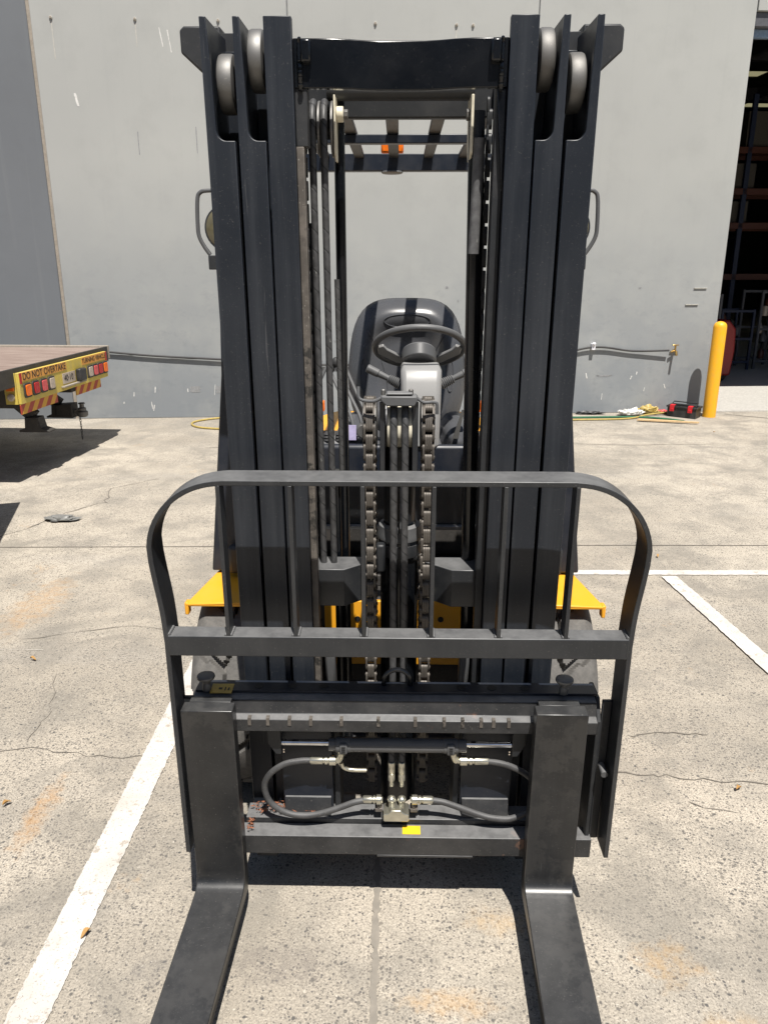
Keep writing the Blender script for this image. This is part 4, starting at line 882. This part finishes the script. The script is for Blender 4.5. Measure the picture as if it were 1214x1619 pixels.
# ---- tyres with cut tread
for sx in (-1,1):
    BSH[0] = -.004 if sx < 0 else -.016
    m = MB(); nu, nw = 420, 36; w0, w1 = .385, .605; Rr = .345; cyy, czz = 2.30, .345; rows = []
    def groove(u, s):
        f = (u*12+ (.5 if s > .5 else 0)+ .55*abs(s-.5)*2) % 1
        wd = .15 if abs(s-.5) > .26 else .075
        z = .5+.10*(1 if (u*15*1 % 1) < .5 else -1)
        return min(1, max(0, (wd-abs(f-.5))/.02)) if abs(s-.5) > .05 else (1 if abs(s-(.5+.035*sin(2*pi*u*15))) < .02 else 0)
    for i in range(nu):
        u = i/nu; row = []
        for j in range(nw+1):
            s = j/nw; e = abs(s-.5)*2; rr = Rr-.022*max(0, e-.72)**2/.078-.026*groove(u, s)
            a = 2*pi*u; row.append(m.bm.verts.new((sx*(w0+(w1-w0)*s), cyy+rr*cos(a), czz+rr*sin(a))))
        rows.append(row)
    for i in range(nu):
        a, b = rows[i], rows[(i+1)%nu]
        for j in range(nw): m.face([a[j], a[j+1], b[j+1], b[j]])
    m.face([rows[i][0] for i in range(nu)]); m.face([rows[i][nw] for i in range(nu)][::-1])
    ty = bp(m, 'front_tyre', 'tyre', bevel=0, ang=25)
    bp(MB().lathe([(.6055,.20),(.612,.20),(.612,.19),(.60,.17)], (0,cyy-TY,czz), 'x', 40) if sx > 0 else MB().lathe([(-.6055,.20),(-.612,.20),(-.612,.19),(-.60,.17)], (0,cyy-TY,czz), 'x', 40), 'rim', 'yellow', ty, .001)
    # fender and step
    c0, c1, c2, c3 = (sx*.390,2.10,.700), (sx*.630,2.10,.692), (sx*.575,2.32,.715), (sx*.390,2.32,.720)
    m = MB(); top = [Vector(c) for c in (c0,c1,c2,c3)]; A = [m.bm.verts.new(c) for c in top]; Bq = [m.bm.verts.new(c-Vector((0,0,.008))) for c in top]
    m.face(A); m.face(Bq[::-1])
    for i in range(4): m.face([A[i], A[(i+1)%4], Bq[(i+1)%4], Bq[i]])
    m.box(min(sx*.39,sx*.628), max(sx*.39,sx*.628), 2.101, 2.107, .682, .6915)
    m.box(min(sx*.622,sx*.634), max(sx*.622,sx*.634), 2.1005, 2.13, .655, .6945)
    bp(m, 'fender', 'yellow', bevel=.003)
    bp(MB().box(min(sx*.45,sx*.56),max(sx*.45,sx*.56),2.26,2.262,.3,.70), 'fender_plate', 'navy')
    # front pillar: foot and slanting post
    m = MB(); q0 = [(sx*.47,2.29,.722),(sx*.592,2.29,.722),(sx*.592,2.50,.722),(sx*.47,2.50,.722)]; q1 = [(sx*.47,2.34,1.30),(sx*.535,2.34,1.34),(sx*.535,2.46,1.34),(sx*.47,2.46,1.30)]; q2 = [(sx*.47,2.36,2.09),(sx*.51,2.36,2.09),(sx*.51,2.44,2.09),(sx*.47,2.44,2.09)]
    rg = [[m.bm.verts.new(p) for p in q] for q in (q0,q1,q2)]
    for a, b in zip(rg, rg[1:]):
        for i in range(4): m.face([a[i], a[(i+1)%4], b[(i+1)%4], b[i]])
    m.face(rg[0][::-1]); m.face(rg[-1]); bp(m, 'front_pillar', 'navy', bevel=.006)
    bp(MB().box(min(sx*.48,sx*.53),max(sx*.48,sx*.53),2.25,2.285,.725,.82), 'pillar_step', 'black', bevel=.012)
    bp(MB().tube(bez([(sx*.50,2.40,2.08),(sx*.50,3.2,2.09),(sx*.50,3.75,2.03),(sx*.50,3.95,1.85),(sx*.50,4.0,1.0)],8), .028, 12), 'roof_side_rail', 'navy', bevel=0)
    # head lamp in its loop guard
    L = bp(MB().lathe([(2.56,.030),(2.548,.062),(2.536,.070),(2.530,.070)], (sx*.545,-TY,1.768), 'y', 36), 'head_lamp', 'black', bevel=0) if False else None
    hl = bp(MB().lathe([(2.60,.030),(2.575,.055),(2.545,.068),(2.536,.070),(2.532,.068)], (sx*.532,0,1.768), 'y', 36), 'head_lamp', 'black', bevel=0)
    bp(MB().lathe([(2.531-TY,.064),(2.526-TY,.055),(2.521-TY,.035),(2.519-TY,.008)], (sx*.532,0,1.768), 'y', 36), 'lamp_lens', 'lampglass', hl, 0)
    lp = bez([(sx*.50,2.55,1.878),(sx*.585,2.55,1.878),(sx*.612,2.55,1.872),(sx*.622,2.55,1.85),(sx*.626,2.55,1.78),(sx*.624,2.55,1.745),(sx*.610,2.55,1.715),(sx*.593,2.55,1.690)],6)
    bp(MB().tube(lp, .0065, 10), 'lamp_guard', 'plastic', bevel=0)
    bp(MB().box(min(sx*.47,sx*.598),max(sx*.47,sx*.598),2.54,2.62,1.645,1.688), 'lamp_bracket', 'black')
BSH[0] = 0
# chassis front plate
cp = bp(MB().box(-.24,.245,2.20,2.215,.44,.66), 'chassis_plate', 'yellow')
for x in (-.125,.135): bp(MB().cyl((x,2.199-TY,.600),(x,2.197-TY,.600),.009,16), 'bolt_hole', 'ink', cp, 0)
bp(MB().box(-.38,.38,2.216,3.2,.30,.60), 'chassis', 'grime_dark')
bp(MB().lathe([(-.38,.09),(.38,.09)], (0,2.30,.345), 'x', 32), 'drive_axle', 'grime_dark')
bp(MB().box(-.012,.012,2.17,2.199,.45,.56).box(-.32,.32,2.10,2.14,.19,.24), 'axle_stay', 'black')
# cowl
bp(MB().box(-.46,.46,2.43,2.46,.90,1.105), 'front_cowl', 'navy', bevel=.012)
bp(MB().box(-.46,.46,2.405,2.43,.845,.975), 'cowl_panel', 'guard', bevel=.004)
bp(MB().box(-.46,.46,2.385,2.43,.832,.8445), 'cowl_edge', 'plastic', bevel=.002)
bp(MB().box(-.46,.46,2.46,3.3,.60,.64), 'floor_plate', 'grime_dark')
bp(MB().box(-.45,.45,2.64,3.55,.64,.93), 'engine_hood', 'grime_dark', bevel=.03)
dl = bp(MB().box(.256,.276,2.399,2.4035,.895,.975), 'noise_label', 'label', bevel=0)
bp(MB().box(.256,.276,2.3975-TY,2.3985-TY,.955,.975), 'label_band', 'labelblue', dl, 0)
text_mesh('dB', .019, 'ink', 'label_lettering', dl, Matrix.Translation((.266,2.397-TY,.915)) @ Matrix.Rotation(pi/2,4,'X'))
bp(MB().prism([(-.48,3.3),(.48,3.3),(.48,4.0),(.35,4.25),(-.35,4.25),(-.48,4.0)], .25, .90, 'z'), 'counterweight', 'yellow', bevel=.04)
for sx in (-1,1):
    bp(MB().box(sx*.42-.06,sx*.42+.06,3.70,3.75,.985,1.035), 'turn_signal', 'orange', bevel=.006)
    bp(MB().box(sx*.42-.012,sx*.42+.012,3.71,3.74,.89,.984), 'signal_stalk', 'black')
    bp(MB().lathe([(-.09,.17),(-.09,.27),(.09,.27),(.09,.17)], (sx*.42,3.75,.27), 'x', 36), 'rear_tyre', 'tyre', bevel=.02)
# ---- overhead guard
bp(MB().box(-.50,.50,2.33,2.40,2.075,2.115), 'roof_front_bar', 'navy')
bp(MB().box(-.50,.50,3.02,3.06,2.075,2.105), 'roof_cross_bar', 'navy')
bp(MB().box(-.50,.50,3.66,3.71,2.055,2.125), 'roof_rear_bar', 'navy')
for x in (-.327,-.177,-.027,.123,.273): bp(MB().box(x-.021,x+.021,2.405,3.655,2.106,2.124), 'roof_slat', 'black')
BC = bp(MB().lathe([(2.0555,.045),(2.050,.048),(2.046,.042),(2.044,.01)], (-.035,3.68,0), 'z', 32), 'cab_light', 'plastic', bevel=0)
bp(MB().box(-.085,.015,3.73,3.80,2.135,2.19), 'warning_beacon', 'orange', bevel=.01)
# ---- seat
def cushion(cx, w, h, y, z0, tilt, name, depth=.07, bol=.055):
    m = MB(); nr, na = 14, 64; rings = []
    for i in range(nr+1):
        t = 1-i/nr; ring = []
        for k in range(na):
            a = 2*pi*k/na; ca, sa = cos(a), sin(a); e = 3.6 if sa > 0 else 2.8
            q = (abs(ca)**e+abs(sa)**e)**(-1/e); X_ = q*ca*t; Z_ = q*sa*t
            wid = w/2*(1-.10*max(0, Z_)-.02*max(0,-Z_))
            prof = bol*(sin(min(1, max(0,(1-t)/.30))*pi/2)) - bol*.85*max(0, min(1, ((1-t)-.26)/.28))**1.3
            prof += .014*max(0, 1-abs(t-.5)/.5)*max(0, -Z_)
            ring.append(m.bm.verts.new((X_*wid+cx, -prof, Z_*h/2)))
        rings.append(ring)
    back = [m.bm.verts.new((v.co.x, depth, v.co.z)) for v in rings[0]]
    for k in range(na): m.face([rings[0][k], back[k], back[(k+1)%na], rings[0][(k+1)%na]])
    m.face(back)
    for a, b in zip(rings[:-1], rings[1:-1]):
        for k in range(na): m.face([a[k], a[(k+1)%na], b[(k+1)%na], b[k]])
    m.face(rings[-2][::-1]); bmesh.ops.delete(m.bm, geom=[v for v in rings[-1]], context='VERTS')
    Mx = Matrix.Translation((0, y, z0)) @ Matrix.Rotation(tilt, 4, 'X'); bmesh.ops.transform(m.bm, matrix=Mx, verts=m.bm.verts[:]); return m, Mx
m, Mx = cushion(.030, .455, .55, 3.02, 1.27, R(-10), 'seat_backrest')
SB = bp(m, 'seat_backrest', 'vinyl', bevel=0, ang=60)
# stitched recesses of the backrest
def seat_surf(x, z):
    Z_ = z/.275; wid = .2275*(1-.10*max(0, Z_)-.02*max(0, -Z_)); X_ = (x-.03)/wid; e = 3.6 if Z_ > 0 else 2.8
    t = (abs(X_)**e+abs(Z_)**e)**(1/e)
    p = .055*(sin(min(1, max(0, (1-t)/.30))*pi/2))-.055*.85*max(0, min(1, ((1-t)-.26)/.28))**1.3+.014*max(0, 1-abs(t-.5)/.5)*max(0, -Z_)
    return Mx @ Vector((x, -p-.0005, z))-Vector((0,TY,0))
def oval(cx, cz, rx, rz, yy, n=36, off=0): return [seat_surf(cx+rx*cos(2*pi*k/n), cz+rz*sin(2*pi*k/n)) for k in range(n)]
bp(MB().tube(oval(.03,.183,.088,.024,-.052), .0020, 8, closed=True), 'seat_piping', 'vinyl', SB, 0)
bp(MB().tube([seat_surf(p.x, p.z) for p in bez([(-.12,0,.15),(-.075,0,.06),(-.045,0,-.05),(-.05,0,-.15)],8)], .0024, 6), 'seat_piping', 'vinyl', SB, 0)
bp(MB().tube([seat_surf(p.x, p.z) for p in bez([(.18,0,.15),(.135,0,.06),(.105,0,-.05),(.11,0,-.15)],8)], .0024, 6), 'seat_piping', 'vinyl', SB, 0)
for sx in (-1,1): bp(MB().tube(oval(.03+sx*.165,-.02,.013,.062,-.053), .0022, 8, closed=True), 'seat_piping', 'vinyl', SB, 0)
m, _ = cushion(.030, .50, .46, 2.86, 1.02, R(-86), 'seat_cushion', .10, .06); bp(m, 'seat_cushion', 'vinyl', bevel=0, ang=60)
for x in (-.155,.205):
    mb = MB(); bmesh.ops.create_icosphere(mb.bm, subdivisions=4, radius=1)
    for v in mb.bm.verts:
        p = v.co.copy(); nn = 1+.09*noise.noise(p*2.2+Vector((x*9,0,0))); v.co = Vector((x+p.x*.068*nn, 2.78+p.y*.16*nn, 1.07+p.z*.075*nn))
    bp(mb, 'seat_bolster', 'vinyl', bevel=0)
bp(MB().box(-.20,.26,2.66,3.05,.93,.985), 'seat_base', 'grime_dark', bevel=.01)
# ---- steering
SC = Vector((.068, 2.62, 1.397)); SR = Matrix.Translation(SC) @ Matrix.Rotation(R(-30), 4, 'X'); TYv = Vector((0,TY,0))
sw = bp(MB().tube([SR @ Vector((.148*cos(2*pi*k/64), .148*sin(2*pi*k/64), 0)) for k in range(64)], .0112, 16, closed=True), 'steering_wheel', 'plastic', bevel=0)
SR2 = Matrix.Translation(-TYv) @ SR
m = MB()
for a0 in (R(150),):
    pass
for sx in (-1,1):
    Pp = [(sx*.016,.070),(sx*.058,.062),(sx*.108,.002),(sx*.120,-.030),(sx*.140,-.015),(sx*.138,.028),(sx*.078,.100),(sx*.016,.118)]
    m.prism(Pp, -.012, .000, 'z', SR2)
m.prism([(.045*cos(2*pi*k/20), .060+.045*sin(2*pi*k/20)) for k in range(20)], -.024, .004, 'z', SR2)
bp(m, 'wheel_spokes', 'column', sw, .003)
bp(MB().prism([(.060*cos(pi*k/16), .062-.085*sin(pi*k/16)) for k in range(17)], -.035, .012, 'z', SR2), 'horn_pad', 'plastic', sw, .006)
m = MB(); rg = []
for z, y0, y1, w in ((1.10,2.42,2.60,.058),(1.20,2.44,2.60,.062),(1.30,2.47,2.62,.066),(1.335,2.49,2.63,.066),(1.348,2.51,2.63,.060)):
    rg.append([m.bm.verts.new((.072+x, y, z)) for x, y in ((-w+.012,y0),(w-.012,y0),(w,y0+.015),(w,y1),(-w,y1),(-w,y0+.015))])
for a, b in zip(rg, rg[1:]):
    for i in range(6): m.face([a[i], a[(i+1)%6], b[(i+1)%6], b[i]])
m.face(rg[0][::-1]); m.face(rg[-1]); bp(m, 'steering_column', 'column', bevel=.006, ang=40)
for sx in (-1,1):
    p0 = Vector((.072+sx*.066, 2.54, 1.285)); d = Vector((sx*.9,.10,.42)).normalized()
    m = MB(); n = 15; P = [p0+d*(.045*k/(n-1)) for k in range(n)]; m.tube(P, [.017-.005*k/(n-1)+(.003 if k%2 else 0) for k in range(n)], 16)
    st_ = bp(m, 'lever_boot', 'plastic', bevel=0)
    q = p0+d*.045-TYv
    bp(MB().tube([q, q+d*.035, q+d*.037, q+d*.075, q+d*.078], [.0095,.0115,.0135,.0145,.011], 16), 'lever_grip', 'plastic', st_, 0)
# ---- hydraulic levers at left
for i, (xb, xk, zk) in enumerate(((-.120,-.190,1.345),(-.145,-.215,1.33),(-.175,-.235,1.31))):
    P = bez([(xb+.03,2.52,1.06),(xb+.02,2.55,1.16),(xb-.02,2.60,1.24),(xk,2.66,zk)],6)
    lv = bp(MB().tube(P, .006, 10), 'control_lever', 'plastic', bevel=0)
    bp(MB().ball((xk,2.66-TY,zk+.012),.015,.015,.019), 'lever_knob', 'rubber', lv, 0)
bp(MB().cyl((-.115,2.54,1.135),(-.115,2.50,1.135),.024,28), 'gauge', 'steel', bevel=.003)
bp(MB().box(-.30,-.10,2.52,2.62,1.04,1.10), 'lever_console', 'plastic', bevel=.02)
for x in (-.235,-.195,-.155): bp(MB().lathe([(1.098,.020),(1.104,.017),(1.108,.019),(1.114,.015),(1.118,.017),(1.126,.010)], (x,2.54,0), 'z', 18), 'lever_boot', 'rubber', bevel=0)
bp(MB().box(-.172,-.140,2.505,2.509,1.105,1.155), 'lever_label', plain('lilac_label', (.55,.5,.75), .4), bevel=0)
bp(MB().box(-.285,-.255,2.56,2.564,1.105,1.165), 'lever_label', plain('pale_label', (.7,.62,.75), .4), bevel=0)
bp(MB().prism([(.185,1.09),(.215,1.19),(.222,1.19),(.205,1.09)], 2.60, 2.606, 'y'), 'parking_lever', 'steel', bevel=.001)
# ---- seat belt hooks etc: orange-black mirror stalk left
bp(MB().tube(bez([(-.29,2.6,1.10),(-.30,2.62,1.2),(-.26,2.64,1.3),(-.24,2.66,1.34)],6), .005, 8), 'control_lever', 'plastic', bevel=0)
